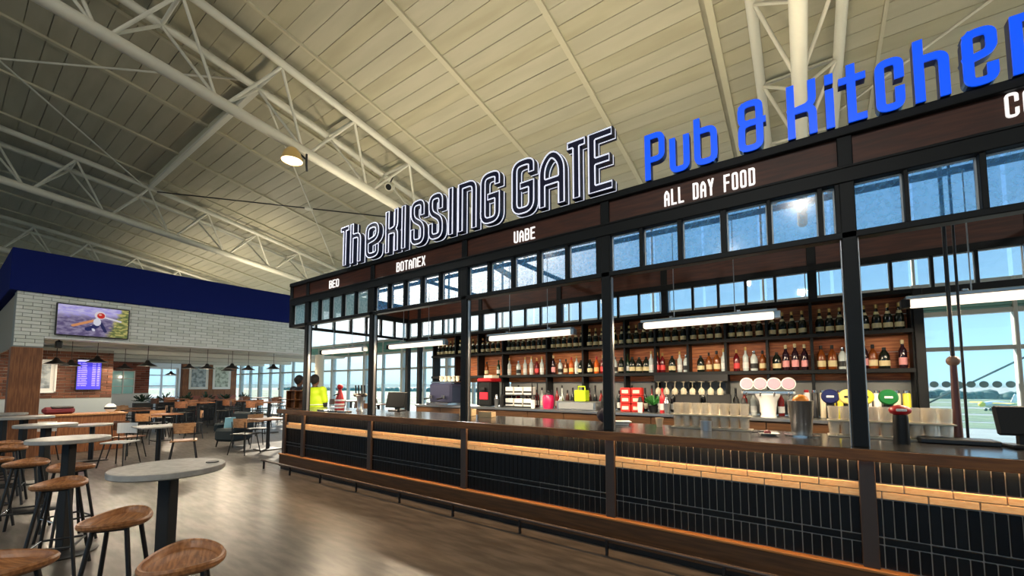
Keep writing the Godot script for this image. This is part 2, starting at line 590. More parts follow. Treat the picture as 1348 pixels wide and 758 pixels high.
func _ready() -> void:
	rng.seed = 11
	# camera: level with the pub's horizon, the lens shifted upwards
	var cam := Camera3D.new()
	cam.name = "camera"
	add_child(cam)
	cam.projection = Camera3D.PROJECTION_FRUSTUM
	cam.near = 0.05
	cam.far = 2000.0
	cam.size = 0.05 * 758.0 / 540.0
	cam.frustum_offset = Vector2(0.0, 0.05 * 92.0 / 540.0)
	cam.position = Vector3(0, 1.54, 0)
	cam.rotation = Vector3(deg_to_rad(3.814), deg_to_rad(90.0 - 54.616), 0)
	cam.current = true
	# sky, exposure
	var we := WorldEnvironment.new()
	we.name = "environment"
	var env := Environment.new()
	var sky := Sky.new()
	var sm := ProceduralSkyMaterial.new()
	sm.sky_top_color = rgb(96, 160, 232)
	sm.sky_horizon_color = rgb(176, 222, 246)
	sm.sky_curve = 0.18
	sm.ground_horizon_color = rgb(150, 160, 150)
	sm.ground_bottom_color = rgb(120, 126, 120)
	sm.sun_angle_max = 50.0
	sm.sun_curve = 0.33
	sm.energy_multiplier = 2.0
	sky.sky_material = sm
	env.background_mode = Environment.BG_SKY
	env.sky = sky
	env.ambient_light_source = Environment.AMBIENT_SOURCE_SKY
	env.tonemap_mode = Environment.TONE_MAPPER_LINEAR
	env.tonemap_exposure = 1.0
	env.sdfgi_enabled = true
	env.ssao_enabled = true
	env.ssil_enabled = true
	we.environment = env
	add_child(we)
	# the sun stands beyond the airside glass, to the left
	var sun := DirectionalLight3D.new()
	sun.name = "sun"
	add_child(sun)
	var sd := Vector3(-0.675, 0.5, -0.541).normalized()   # towards the sun
	sun.look_at_from_position(Vector3.ZERO, -sd, Vector3.UP)
	sun.light_energy = 6.5
	sun.light_color = Color(1.0, 0.95, 0.86)
	sun.light_angular_distance = 0.6
	sun.shadow_enabled = true
	make_materials()
	shell()
	facade()
	outside()
	roof()
	trusses()
	hall_lamps()
	bar_counter()
	canopy()
	back_frame()
	signs()
	bar_lamps()
	shelves()
	brick_block()
	high_tables()
	dining()
	counter_things()
	back_things()
	people()

func shell() -> void:
	struct("floor", span(S(), Vector3(-32.2, -0.25, -10.1), Vector3(13.2, 0.0, 12.2)), M.floor)
	var wl := struct("wall_left", span(S(), Vector3(-32.4, 0, -6.6), Vector3(-32.0, 8, 12.2)), M.plaster)
	part(wl, "pier", span(S(), Vector3(-32.4, 0, -10.1), Vector3(-32.0, 8, -8.9)), M.plaster)
	part(wl, "apron_wall", span(S(), Vector3(-32.4, 0, -8.9), Vector3(-32.0, 0.75, -6.6)), M.plaster)
	part(wl, "head", span(S(), Vector3(-32.4, 2.6, -8.9), Vector3(-32.0, 8, -6.6)), M.plaster)
	var w := struct_root("window_20")
	for z in [-8.85, -8.1, -7.35, -6.65]:
		part(w, "mullion", span(S(), Vector3(-32.25, 0.75, z - 0.05), Vector3(-32.1, 2.6, z + 0.05), 0.01), M.trim)
	for y in [0.8, 1.5, 2.15, 2.56]:
		part(w, "transom", span(S(), Vector3(-32.23, y - 0.035, -8.9), Vector3(-32.12, y + 0.035, -6.6), 0.008), M.trim)
	part(w, "pane", span(S(), Vector3(-32.185, 0.8, -8.85), Vector3(-32.175, 2.56, -6.65)), M.facade)
	struct("wall_right", span(S(), Vector3(13.0, 0, -10.1), Vector3(13.3, 8, 12.2)), M.plaster)
	# landside wall behind the viewer, with a long strip of glazing
	var wb := struct("wall_back", span(S(), Vector3(-32.4, 0, 12.0), Vector3(13.3, 0.8, 12.3)), M.plaster)
	part(wb, "head", span(S(), Vector3(-32.4, 4.6, 12.0), Vector3(13.3, 8, 12.3)), M.plaster)
	var wn := struct_root("window_21")
	for i in 16:
		part(wn, "mullion", span(S(), Vector3(-32.0 + i * 3.0 - 0.06, 0.8, 12.05), Vector3(-32.0 + i * 3.0 + 0.06, 4.6, 12.25)), M.mullion)
	part(wn, "pane", span(S(), Vector3(-32.2, 0.8, 12.14), Vector3(13.1, 4.6, 12.15)), M.facade)

func facade() -> void:
	# airside glass front: bays of two lights each, spandrel band, high glazing up to the roof
	for k in 17:
		var x0 := -25.7 + 2.28 * k - (2.28 * 2 if k > 14 else 0.0)
		if k > 14:
			x0 = -25.7 - 2.28 * (k - 14)
		var w := struct_root("window_%d" % (k + 1))
		w.position = Vector3(x0, 0, -10.0)
		part(w, "mullion", span(S(), Vector3(-0.06, 0, -0.1), Vector3(0.06, 3.3, 0.1), 0.012), M.mullion)
		part(w, "mullion", span(S(), Vector3(-0.02, 3.3, -0.04), Vector3(0.02, 5.5, 0.04), 0.008), M.mullion)
		part(w, "mullion", span(S(), Vector3(1.115, 0, -0.07), Vector3(1.165, 3.3, 0.07), 0.01), M.mullion)
		for y in [[0.0, 0.12], [2.12, 2.19], [2.72, 2.8], [3.2, 3.3]]:
			part(w, "transom", span(S(), Vector3(0.06, y[0], -0.06), Vector3(2.22, y[1], 0.06), 0.01), M.mullion)
		for i in 2:
			var a := 0.06 if i == 0 else 1.165
			var b := 1.115 if i == 0 else 2.22
			part(w, "spandrel", span(S(), Vector3(a, 2.8, -0.02), Vector3(b, 3.2, 0.02)), M.spandrel)
			for y in 4:
				part(w, "slat", span(S(), Vector3(a, 2.84 + y * 0.09, 0.02), Vector3(b, 2.885 + y * 0.09, 0.05), 0.006), M.spandrel)
			for y in [[0.12, 2.12], [2.19, 2.72], [3.3, 5.5]]:
				part(w, "pane", span(S(), Vector3(a, y[0], -0.006), Vector3(b, y[1], 0.006)), M.facade)
		if k == 12:
			for i in 14:
				var st := S()
				lathe(st, [Vector2(0, 0), Vector2(0.055, 0), Vector2(0.055, 0.002), Vector2(0, 0.002)], 16, Vector3(0.17 + i * 0.145 + (0.05 if i > 6 else 0.0), 1.555, 0.007), Basis(Vector3.RIGHT, PI / 2))
				part(w, "dot", st, mat(rgb(128, 172, 186), 0.6))
		else:
			var st := S()
			for i in 26:
				box(st, Vector3(0.15 + i * 0.08, 1.555, 0.008), Vector3(0.04, 0.04, 0.003))
			part(w, "dot_band", st, M.trim, true)
	# round column where the brick block meets the glass line, and a steel brace outside the right-hand bay
	tag(part(self, numbered("round_column"), lathe(S(), [Vector2(0.13, 0), Vector2(0.13, 2.46)], 28, Vector3(-12.0, 0, -6.78)), M.cream), "cream round column between the brick wall end and the bar", "column")
	tag(part(self, numbered("steel_brace"), cyl(S(), Vector3(-0.9, -0.62, -10.6), Vector3(5.2, 3.45, -10.6), 0.016, 0.016, 8), M.iron), "thin dark diagonal brace outside the right-hand window", "brace")

func outside() -> void:
	struct("ground", span(S(), Vector3(-900, -4.5, -1500), Vector3(700, -4.0, 300)), grained([rgb(112, 124, 124), rgb(124, 136, 136), rgb(136, 148, 148)], Vector3.ONE * 0.02, 0.9, 0.02, 50, true))
	var gm := grained([rgb(76, 98, 74), rgb(88, 110, 84), rgb(100, 122, 94)], Vector3.ONE * 0.03, 0.95, 0.03, 51, true)
	var at := -78.0
	for i in 5:
		var g := part(self, numbered("grass_field"), span(S(), Vector3(-700, -4.02, at - 11.0 - i * 7), Vector3(600, -3.96, at)), gm, true)
		tag(g, ["first", "second", "third", "fourth", "fifth"][i] + " green strip of airfield grass counted from the apron", "grass")
		at -= 15.0 + i * 10
	var st := S()
	for i in 620:
		var x := -520.0 + i * 1.4 + rng.randf_range(-1, 1)
		ball(st, Vector3(x, -3.4 + rng.randf() * 0.9, -246.0 + rng.randf_range(-3, 3)), rng.randf_range(1.6, 2.7), 8, 1.0)
	var tl := part(self, numbered("treeline"), st, mat(rgb(38, 70, 72), 0.95), true)
	tag(tl, "dark blue-green belt of trees along the airfield horizon", "trees")
	# light aircraft on the apron
	var p := thing("light_aircraft", "small white and yellow aircraft parked on the airfield", "aircraft", Vector3(32.5, -4.0, -78.0), 0.5)
	p.position = Vector3(33.5, -3.96, -132.0)
	p.scale = Vector3.ONE * 1.15
	part(p, "fuselage", lathe(S(), [Vector2(0, -2.8), Vector2(0.35, -2.4), Vector2(0.6, -1.2), Vector2(0.6, 0.4), Vector2(0.3, 2.2), Vector2(0.12, 3.2), Vector2(0, 3.3)], 14, Vector3(0, 1.25, 0), Basis(Vector3.FORWARD, PI / 2)), M.white)
	var yel := mat(rgb(236, 216, 60), 0.5)
	part(p, "wing", box(S(), Vector3(-0.6, 1.5, 0), Vector3(1.3, 0.14, 7.6), 0.05), yel)
	part(p, "tail_fin", box(S(), Vector3(3.0, 2.3, 0), Vector3(0.8, 1.7, 0.12), 0.04, Basis(Vector3.FORWARD, 0.45)), M.white)
	part(p, "tailplane", box(S(), Vector3(2.9, 1.35, 0), Vector3(0.7, 0.08, 2.4), 0.03), yel)
	part(p, "cowling", ball(S(), Vector3(-2.5, 1.25, 0), 0.5, 12), yel)
	for s in [[-1.9, 0.0], [-0.3, -0.9], [-0.3, 0.9]]:
		part(p, "wheel", lathe(S(), [Vector2(0, -0.08), Vector2(0.26, -0.08), Vector2(0.26, 0.08), Vector2(0, 0.08)], 12, Vector3(s[0], 0.26, s[1]), Basis(Vector3.RIGHT, PI / 2)), M.iron)
		part(p, "strut", cyl(S(), Vector3(s[0], 0.26, s[1]), Vector3(s[0], 1.1, s[1] * 0.4), 0.05, 0.05, 8), M.white)

func curved_bar(x: float, w: float, h: float, drop: float, u0: float, u1: float, n: int) -> SurfaceTool:
	var st := S()
	for i in n:
		var a := lerpf(u0, u1, float(i) / n)
		var b := lerpf(u0, u1, float(i + 1) / n)
		var p := Vector3(x, deck_y(a) - drop, -a)
		var q := Vector3(x, deck_y(b) - drop, -b)
		var d := (q - p).normalized()
		box(st, (p + q) * 0.5, Vector3(w, h, p.distance_to(q) + 0.004), 0.0, Basis(Vector3.RIGHT, d.cross(Vector3.RIGHT).normalized() * -1.0, -d))
	return st

func roof() -> void:
	var st := S()
	var us := []
	for i in 45:
		us.append(-12.3 + i * 0.505)
	for i in us.size() - 1:
		var y0 := deck_y(us[i]) + 0.03
		var y1 := deck_y(us[i + 1]) + 0.03
		var a := Vector3(-32.4, y0, -us[i])
		var b := Vector3(13.3, y0, -us[i])
		var c := Vector3(13.3, y1, -us[i + 1])
		var d := Vector3(-32.4, y1, -us[i + 1])
		var up := Vector3(0, 0.3, 0)
		quad(st, a, b, c, d, Vector3.DOWN)
		quad(st, a + up, b + up, c + up, d + up, Vector3.UP)
	var ceil := struct("ceiling", st, M.deck)
	# deck boards: the nearest ones one by one, the rest joined
	var cols := []
	var x := -28.9
	while x < 13.0:
		cols.append([x, x + 1.75])
		x += 1.75
	cols = []
	for t in [-28.0, -21.0, -14.0, -7.0, 0.1, 7.1]:
		cols.append([t - 0.9, t + 0.9])
		for i in 3:
			cols.append([t + 0.9 + i * 1.733, t + 0.9 + (i + 1) * 1.733])
	var far := S()
	var meshes := {}
	for c in cols:
		var w: float = c[1] - c[0] - 0.008
		for j in 84:
			var u := -11.0 + j * 0.25
			if u > 9.8:
				continue
			var p := Vector3((c[0] + c[1]) * 0.5, deck_y(u), -u)
			var q := Vector3(p.x, deck_y(u + 0.25), -u - 0.25)
			var d := (q - p).normalized()
			var bs := Basis(Vector3.RIGHT, d.cross(Vector3.RIGHT).normalized() * -1.0, -d)
			var mid := (p + q) * 0.5 + Vector3(0, rng.randf_range(0.0, 0.006), 0)
			if c[0] > -8.2 and c[1] < 3.0 and u > 0.4 and u < 9.3:
				var key := "%.2f" % w
				if not meshes.has(key):
					meshes[key] = box(S(), Vector3.ZERO, Vector3(w, 0.03, 0.2465), 0.002).commit()
				var b := part(ceil, "panel", meshes[key], M.deck if (j % 3) else M.deck2)
				b.transform = Transform3D(bs, mid)
			else:
				box(far, mid, Vector3(w, 0.03, 0.243), 0.0, bs)
	part(ceil, "panel_field", far, M.deck, true)
	for c in cols:
		part(ceil, "purlin", curved_bar(c[0], 0.08 if fmod(absf(c[0] + 70.0), 7.0) > 1.2 else 0.04, 0.04, 0.03, -11.0, 9.9, 24), M.purlin)

func trusses() -> void:
	var where := ["on the far left, over the navy fascia", "third from the right, crossing above the brick wall", "second from the right, carrying the flood lamp", "on the right, behind the blue letters", "out to the right beyond the sign"]
	var xs := [-21.0, -14.0, -7.0, 0.1, 7.1]
	for i in 5:
		var x: float = xs[i]
		var o := thing("roof_truss", "cream tubular roof truss " + where[i], "truss", Vector3(x, 0, 0), 0.0, "roof trusses")
		for s in [[0.0, 0.085], [-0.45, 0.062], [0.45, 0.062]]:
			var pts := []
			for k in 25:
				var u := -11.0 + k * 0.87
				pts.append(Vector3(s[0], (low_y(u) if s[0] == 0.0 else deck_y(u) - 0.17), -u))
			part(o, "chord", tube(S(), pts, s[1], 14), M.steel)
		for k in range(-4, 6):
			var u := 2.29 + k * 1.3
			var b := Vector3(0, low_y(u) + 0.05, -u)
			for e in [-0.655, 0.655]:
				for s in [-0.45, 0.45]:
					part(o, "brace", cyl(S(), b + Vector3(0, 0, -e * 0.12), Vector3(s * 0.94, deck_y(u + e) - 0.2, -u - e), 0.023, 0.023, 8), M.steel)
			part(o, "cross_bar", cyl(S(), Vector3(-0.42, deck_y(u + 0.655) - 0.18, -u - 0.655), Vector3(0.42, deck_y(u + 0.655) - 0.18, -u - 0.655), 0.027, 0.027, 8), M.steel)
	# spreader beam between two trusses
	var bm := thing("spreader_beam", "deep cream beam spanning between the two left-hand trusses", "beam", Vector3(0, 0, -2.95))
	part(bm, "flange", span(S(), Vector3(-13.5, 6.58, -0.05), Vector3(-7.5, 6.64, 0.05), 0.012), M.steel)
	part(bm, "web", span(S(), Vector3(-13.5, 6.63, -0.02), Vector3(-7.5, 6.84, 0.02)), M.purlin)
	# cross rods
	var rod := func(a: Vector3, b: Vector3, m: Material, label: String) -> void:
		tag(part(self, numbered("tie_rod"), cyl(S(), a, b, 0.016, 0.016, 8), m), label, "tie rod")
	rod.call(Vector3(-7.5, 6.55, -3.1), Vector3(-13.5, 5.83, -8.05), M.steel, "pale tie rod crossing down behind the flood lamp")
	rod.call(Vector3(-13.5, 6.55, -3.1), Vector3(-7.5, 5.9, -8.05), M.iron, "dark tie rod running towards the first white letter")
	rod.call(Vector3(-13.5, 6.62, -2.8), Vector3(-7.5, 7.05, 2.15), M.steel, "bright tie rod at the left edge below the nearest truss")
	rod.call(Vector3(-7.5, 6.7, -2.8), Vector3(-13.5, 7.0, 2.15), M.steel, "faint tie rod high at the left edge of the dark bay")
	rod.call(Vector3(0.55, 5.83, -8.05), Vector3(6.65, 6.6, -2.95), M.steel, "pale tie rod slanting up behind the blue letters")
	var star := part(self, numbered("rod_coupler"), lathe(S(), [Vector2(0, -0.02), Vector2(0.1, -0.02), Vector2(0.1, 0.02), Vector2(0, 0.02)], 16, Vector3(-10.5, 6.2, -5.5)), M.steel)
	tag(star, "round coupler plate where two tie rods cross", "coupler")

func hall_lamps() -> void:
	var ls := thing("loudspeaker", "small round white loudspeaker with dark front under the nearest truss by the white letters", "speaker", Vector3(-6.97, 5.72, -5.35))
	part(ls, "housing", lathe(S(), [Vector2(0, 0.12), Vector2(0.08, 0.1), Vector2(0.085, -0.06), Vector2(0.07, -0.06), Vector2(0, -0.03)], 20, Vector3.ZERO, Basis(Vector3(1, 0, -0.5).normalized(), -1.0)), M.steel)
	part(ls, "grille", lathe(S(), [Vector2(0, -0.045), Vector2(0.068, -0.05), Vector2(0.068, -0.056), Vector2(0, -0.058)], 20, Vector3.ZERO, Basis(Vector3(1, 0, -0.5).normalized(), -1.0)), M.iron)
	part(ls, "bracket", cyl(S(), Vector3(0, 0.05, 0), Vector3(-0.1, 0.4, -0.2), 0.015, 0.015, 8), M.iron)
	# flood lamp in view on the nearest left truss; unseen ones added for light
	var spots := [[-7.0, -3.35], [-7.0, 4.2], [0.1, 4.4], [-2.0, 9.0], [7.1, 3.0], [-12.0, 9.0]]
	for i in spots.size():
		var x: float = spots[i][0]
		var z: float = spots[i][1]
		var y := low_y(-z) - 0.09
		var o := thing("flood_lamp", ["warm flood lamp clamped under the nearest left-hand truss", ""][0] if i == 0 else nth(i) + " added unseen flood lamp under the roof trusses behind the viewer", "lamp", Vector3(x, y, z), 0.0, "flood lamps")
		part(o, "housing", lathe(S(), [Vector2(0, 0.02), Vector2(0.07, 0.02), Vector2(0.13, -0.05), Vector2(0.175, -0.2), Vector2(0.165, -0.2), Vector2(0.12, -0.06), Vector2(0, -0.01)], 24, Vector3(0, 0, 0)), mat(rgb(210, 176, 110), 0.35))
		part(o, "lens", lathe(S(), [Vector2(0, -0.24), Vector2(0.1, -0.225), Vector2(0.165, -0.19), Vector2(0, -0.17)], 24), M.flood_glow)
		part(o, "bracket", tube(S(), [Vector3(0.17, -0.06, -0.16), Vector3(0.17, -0.26, -0.16), Vector3(0.08, -0.3, -0.22), Vector3(0.0, -0.26, -0.26), Vector3(0.0, -0.06, -0.24), Vector3(0.0, 0.02, -0.05)], 0.018, 8), M.iron)
		var fl := SpotLight3D.new()
		shine(fl, "flood_light", Vector3(0, -0.3, 0), Color(1.0, 0.985, 0.95), 7.0 if i == 0 else (15.0 if i > 1 and i < 5 else 6.0), 0.16, o)
		fl.spot_angle = 82.0
		fl.spot_angle_attenuation = 0.5
		fl.rotation = Vector3(-PI / 2, 0, 0)
		if i > 1 and i < 5:
			fl.look_at_from_position(fl.global_position, fl.global_position + Vector3(-0.8, -0.45, -0.35), Vector3.UP)
	# unseen uplighters added behind letters and fascia to brighten the roof
	for i in 9:
		var o := thing("uplighter", nth(i + 1 - (6 if i > 5 else 0)) + (" unseen roof light from the left, added behind the canopy letters" if i < 6 else " unseen roof light from the right, added on top of the navy fascia"), "lamp", Vector3(-7.4 + i * 1.75, 3.475, -4.6) if i < 6 else Vector3(-13.2 - (i - 6) * 3.4, 4.12, -5.6), 0.0, "added_uplighters")
		if i < 6:
			part(o, "bracket", span(S(), Vector3(-0.02, -0.02, -0.02), Vector3(0.02, 0.0, 0.66), 0.004), M.black)
		part(o, "housing", lathe(S(), [Vector2(0, 0), Vector2(0.08, 0), Vector2(0.14, 0.1), Vector2(0.13, 0.1), Vector2(0, 0.06)], 20), M.black)
		part(o, "lens", lathe(S(), [Vector2(0, 0.075), Vector2(0.12, 0.075), Vector2(0.12, 0.09), Vector2(0, 0.09)], 20), M.flood_glow)
		var sp := SpotLight3D.new()
		shine(sp, "uplight", Vector3(0, 0.12, 0), Color(1.0, 0.94, 0.82), 3.3 if i < 6 else 4.0, 0.1, o)
		sp.spot_angle = 74.0
		sp.spot_angle_attenuation = 0.6
		sp.rotation = Vector3(PI / 2 - 0.25, 0, 0)

func bar_counter() -> void:
	var o := thing("bar_counter", "long bar front of upright black tiles with a peach brick band", "bar counter", Vector3.ZERO)
	part(o, "body", span(S(), Vector3(-7.95, 0, -4.7), Vector3(2.4, 1.02, FRONT - 0.012)), M.grout)
	part(o, "plinth", span(S(), Vector3(-8.0, 0.05, FRONT - 0.02), Vector3(2.4, 0.262, -3.79), 0.004), M.plinth)
	part(o, "toe_recess", span(S(), Vector3(-7.97, 0, FRONT - 0.02), Vector3(2.4, 0.05, -3.81)), M.iron)
	part(o, "ledge", span(S(), Vector3(-8.02, 0.262, FRONT - 0.01), Vector3(2.4, 0.285, -3.78), 0.005), mat(rgb(170, 112, 56), 0.55))
	# tiles
	var pitch := 0.0577
	var rows := [[0.288, 0.442], [0.498, 0.752], [0.862, 1.016]]
	var far := S()
	var tm := []
	for r in rows:
		tm.append(box(S(), Vector3.ZERO, Vector3(pitch - 0.007, r[1] - r[0] - 0.006, 0.016), 0.003).commit())
	var n := int(10.0 / pitch)
	for i in n:
		var x := -7.9 + (i + 0.5) * pitch
		if x > 2.35:
			break
		for j in 3:
			var c := Vector3(x, (rows[j][0] + rows[j][1]) * 0.5, FRONT - 0.006 + rng.randf_range(-0.0012, 0.0012))
			if x > -2.35 and x < 1.6:
				part(o, "tile", tm[j], M.tiles[rng.randi() % 3]).position = c
			else:
				box(far, c, Vector3(pitch - 0.007, rows[j][1] - rows[j][0] - 0.006, 0.016), 0.0)
	var hm := box(S(), Vector3.ZERO, Vector3(pitch * 4 - 0.007, 0.044, 0.016), 0.003).commit()
	var bm := box(S(), Vector3.ZERO, Vector3(pitch * 4 - 0.006, 0.047, 0.02), 0.003).commit()
	for i in n / 4 + 2:
		var x := -7.9 + (i * 4 + 2) * pitch
		if x < 2.3 and x > -4.2:
			part(o, "tile", hm, M.tiles[rng.randi() % 3]).position = Vector3(x, 0.47, FRONT - 0.006)
		elif x < 2.3:
			box(far, Vector3(x, 0.47, FRONT - 0.006), Vector3(pitch * 4 - 0.007, 0.044, 0.016))
		for r in 2:
			var bx := x + (pitch * 2 if r == 1 else 0.0)
			if bx < 2.3:
				part(o, "brick", bm, M.peach[rng.randi() % 3]).position = Vector3(bx, 0.782 if r == 0 else 0.833, FRONT - 0.004)
	part(o, "tile_field", far, M.tiles[0], true)
	for x in [-7.9, -7.235, -5.32, -3.438, -1.55, 0.334, 2.22]:
		part(o, "pilaster", span(S(), Vector3(x - 0.045, 0.285, FRONT - 0.01), Vector3(x + 0.045, 1.018, FRONT + 0.035), 0.004), M.bronze)
	var ct := thing("counter_top", "dark bar top with a brown wooden front edge", "counter top", Vector3.ZERO)
	part(ct, "slab", span(S(), Vector3(-8.0, 1.065, -4.75), Vector3(2.45, 1.1, -3.75), 0.004), M.counter_top)
	part(ct, "front_edge", span(S(), Vector3(-8.02, 1.02, -3.78), Vector3(2.45, 1.098, -3.735), 0.005), M.counter_edge)
	part(ct, "end_edge", span(S(), Vector3(-8.03, 1.02, -4.75), Vector3(-7.98, 1.098, -3.735), 0.005), M.counter_edge)
	var led := part(ct, "led_strip_light", span(S(), Vector3(-7.85, 1.052, -3.82), Vector3(2.4, 1.064, -3.8)), glow(rgb(255, 186, 110), 2.0))
	led.set_meta("label", "warm light strip under the counter edge")
	var al := AreaLight3D.new()
	shine(al, "strip_light", Vector3(-2.75, 1.048, -3.81), Color(1.0, 0.78, 0.54), 6.0, 0.05, ct)
	al.area_size = Vector2(10.2, 0.012)
	al.rotation = Vector3(-PI / 2, 0, 0)
	var fr := thing("foot_rail", "dark metal foot rail on short legs along the bar", "foot rail", Vector3.ZERO)
	part(fr, "rail", tube(S(), [Vector3(-8.3, 0.15, -3.62), Vector3(2.5, 0.15, -3.62)], 0.017, 12), M.bronze)
	for i in 11:
		var x := -8.2 + i * 0.955
		part(fr, "leg", span(S(), Vector3(x - 0.011, 0, -3.634), Vector3(x + 0.011, 0.14, -3.606), 0.003), M.iron)

func pane_unit(parent: Node, a: Vector3, b: Vector3, m: Material) -> void:   # a glazed light between two corners, with a pale bead
	var along := Vector3(b.x - a.x, 0, b.z - a.z)
	var g := part(parent, "pane", S_quad_box(a, b, 0.008), m)
	var st := S()
	var t := 0.012
	var dirn := along.normalized()
	var bs := Basis(dirn, Vector3.UP, dirn.cross(Vector3.UP))
	var c := (a + b) * 0.5
	for e in [[c + Vector3(0, (b.y - a.y) * 0.5, 0), Vector3(along.length(), t, 0.02)], [c - Vector3(0, (b.y - a.y) * 0.5, 0), Vector3(along.length(), t, 0.02)], [c + along * 0.5, Vector3(t, b.y - a.y, 0.02)], [c - along * 0.5, Vector3(t, b.y - a.y, 0.02)]]:
		box(st, e[0], e[1], 0.0, bs)
	part(g, "bead", st, M.trim)

func S_quad_box(a: Vector3, b: Vector3, th: float) -> SurfaceTool:
	var along := Vector3(b.x - a.x, 0, b.z - a.z)
	var d := along.normalized()
	return box(S(), (a + b) * 0.5, Vector3(along.length(), b.y - a.y, th), 0.0, Basis(d, Vector3.UP, d.cross(Vector3.UP)))

func canopy() -> void:
	var o := thing("bar_canopy", "black steel canopy frame over the bar front with frosted panes", "canopy", Vector3.ZERO)
	var z := -3.9
	for i in POSTS.size():
		part(o, "post", span(S(), Vector3(POSTS[i] - 0.045, 1.1, z - 0.05), Vector3(POSTS[i] + 0.045, 3.47, z + 0.05), 0.005), M.black)
		for s in [-1.0, 1.0]:
			part(o, "edge_strip", span(S(), Vector3(POSTS[i] + s * 0.05 - 0.004, 1.1, z - 0.02), Vector3(POSTS[i] + s * 0.05 + 0.004, 2.63, z + 0.02), 0.002), M.inox)
	part(o, "beam", span(S(), Vector3(-7.92, 3.4, z - 0.07), Vector3(2.5, 3.47, z + 0.07), 0.006), M.black)
	part(o, "beam", span(S(), Vector3(-7.92, 3.045, z - 0.06), Vector3(2.5, 3.155, z + 0.06), 0.006), M.black)
	part(o, "lip", span(S(), Vector3(-7.92, 3.15, z + 0.02), Vector3(2.5, 3.172, z + 0.066), 0.004), M.black)
	part(o, "beam", span(S(), Vector3(-7.92, 2.625, z - 0.05), Vector3(2.5, 2.675, z + 0.05), 0.005), M.black)
	var ends := [-7.9] + POSTS
	for i in 6:
		part(o, "fascia_panel", span(S(), Vector3(ends[i] + 0.04, 3.15, z - 0.01), Vector3(ends[i + 1] - 0.04, 3.41, z + 0.025), 0.003), M.fascia)
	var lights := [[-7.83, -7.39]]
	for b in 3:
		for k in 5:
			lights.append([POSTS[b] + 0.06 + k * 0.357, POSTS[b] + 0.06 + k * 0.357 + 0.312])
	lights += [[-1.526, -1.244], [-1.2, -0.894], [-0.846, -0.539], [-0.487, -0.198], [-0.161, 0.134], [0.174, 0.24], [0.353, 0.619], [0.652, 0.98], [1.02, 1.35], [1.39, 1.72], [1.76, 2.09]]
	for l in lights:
		pane_unit(o, Vector3(l[0], 2.678, z - 0.02), Vector3(l[1], 3.042, z - 0.02), M.frost_skylit if l[0] < -5.5 else M.frost[rng.randi() % 3])
	for i in lights.size() - 1:
		var g0: float = lights[i][1]
		var g1: float = lights[i + 1][0]
		part(o, "mullion", span(S(), Vector3(g0 + 0.004, 2.67, z - 0.05), Vector3(g1 - 0.004, 3.05, z + 0.045), 0.003), M.black)
	# left return of the canopy
	var x := -7.88
	part(o, "beam", span(S(), Vector3(x - 0.05, 3.4, -6.75), Vector3(x + 0.05, 3.47, z), 0.006), M.black)
	part(o, "beam", span(S(), Vector3(x - 0.05, 3.045, -6.75), Vector3(x + 0.05, 3.155, z), 0.006), M.black)
	part(o, "beam", span(S(), Vector3(x - 0.04, 2.625, -6.75), Vector3(x + 0.04, 2.675, z), 0.005), M.black)
	part(o, "fascia_panel", span(S(), Vector3(x - 0.02, 3.15, -6.7), Vector3(x + 0.02, 3.41, z - 0.02), 0.003), M.fascia)
	part(o, "mullion", span(S(), Vector3(x - 0.05, 2.63, z - 0.05), Vector3(x + 0.04, 3.47, z + 0.05), 0.004), M.black)
	for k in 7:
		var z0 := -3.98 - k * 0.385
		pane_unit(o, Vector3(x, 2.678, z0), Vector3(x, 3.042, z0 - 0.345), M.pane)
		part(o, "mullion", span(S(), Vector3(x - 0.04, 2.67, z0 - 0.383), Vector3(x + 0.04, 3.05, z0 - 0.348), 0.003), M.black)

func back_frame() -> void:
	var o := thing("back_bar_canopy", "black steel rear frame with clear panes above the bottle shelves", "frame", Vector3.ZERO)
	var z := -6.7
	var px := [-7.88, -7.46, -5.56, -3.66, -1.76, 0.14, 2.04]
	for x in px:
		part(o, "post", span(S(), Vector3(x - 0.05, 0.0 if x < -6.7 or x > 1.1 else 1.14, z - 0.05), Vector3(x + 0.05, 3.47, z + 0.05), 0.005), M.black)
	part(o, "beam", span(S(), Vector3(-7.92, 3.4, z - 0.07), Vector3(2.5, 3.47, z + 0.07), 0.006), M.black)
	part(o, "beam", span(S(), Vector3(-7.92, 3.045, z - 0.06), Vector3(2.5, 3.13, z + 0.06), 0.006), M.black)
	part(o, "beam", span(S(), Vector3(-7.92, 2.6, z - 0.05), Vector3(2.5, 2.678, z + 0.05), 0.005), M.black)
	for i in px.size() - 1:
		part(o, "fascia_panel", span(S(), Vector3(px[i] + 0.04, 3.12, z - 0.02), Vector3(px[i + 1] - 0.04, 3.41, z + 0.03), 0.003), M.fascia)
		var cnt := 5 if i > 0 else 1
		var w: float = (px[i + 1] - px[i] - 0.12) / cnt
		for k in cnt:
			var x0: float = px[i] + 0.06 + k * w
			pane_unit(o, Vector3(x0 + 0.015, 2.68, z), Vector3(x0 + w - 0.015, 3.042, z), M.pane)
			if k:
				part(o, "mullion", span(S(), Vector3(x0 - 0.014, 2.67, z - 0.04), Vector3(x0 + 0.014, 3.05, z + 0.04), 0.003), M.black)

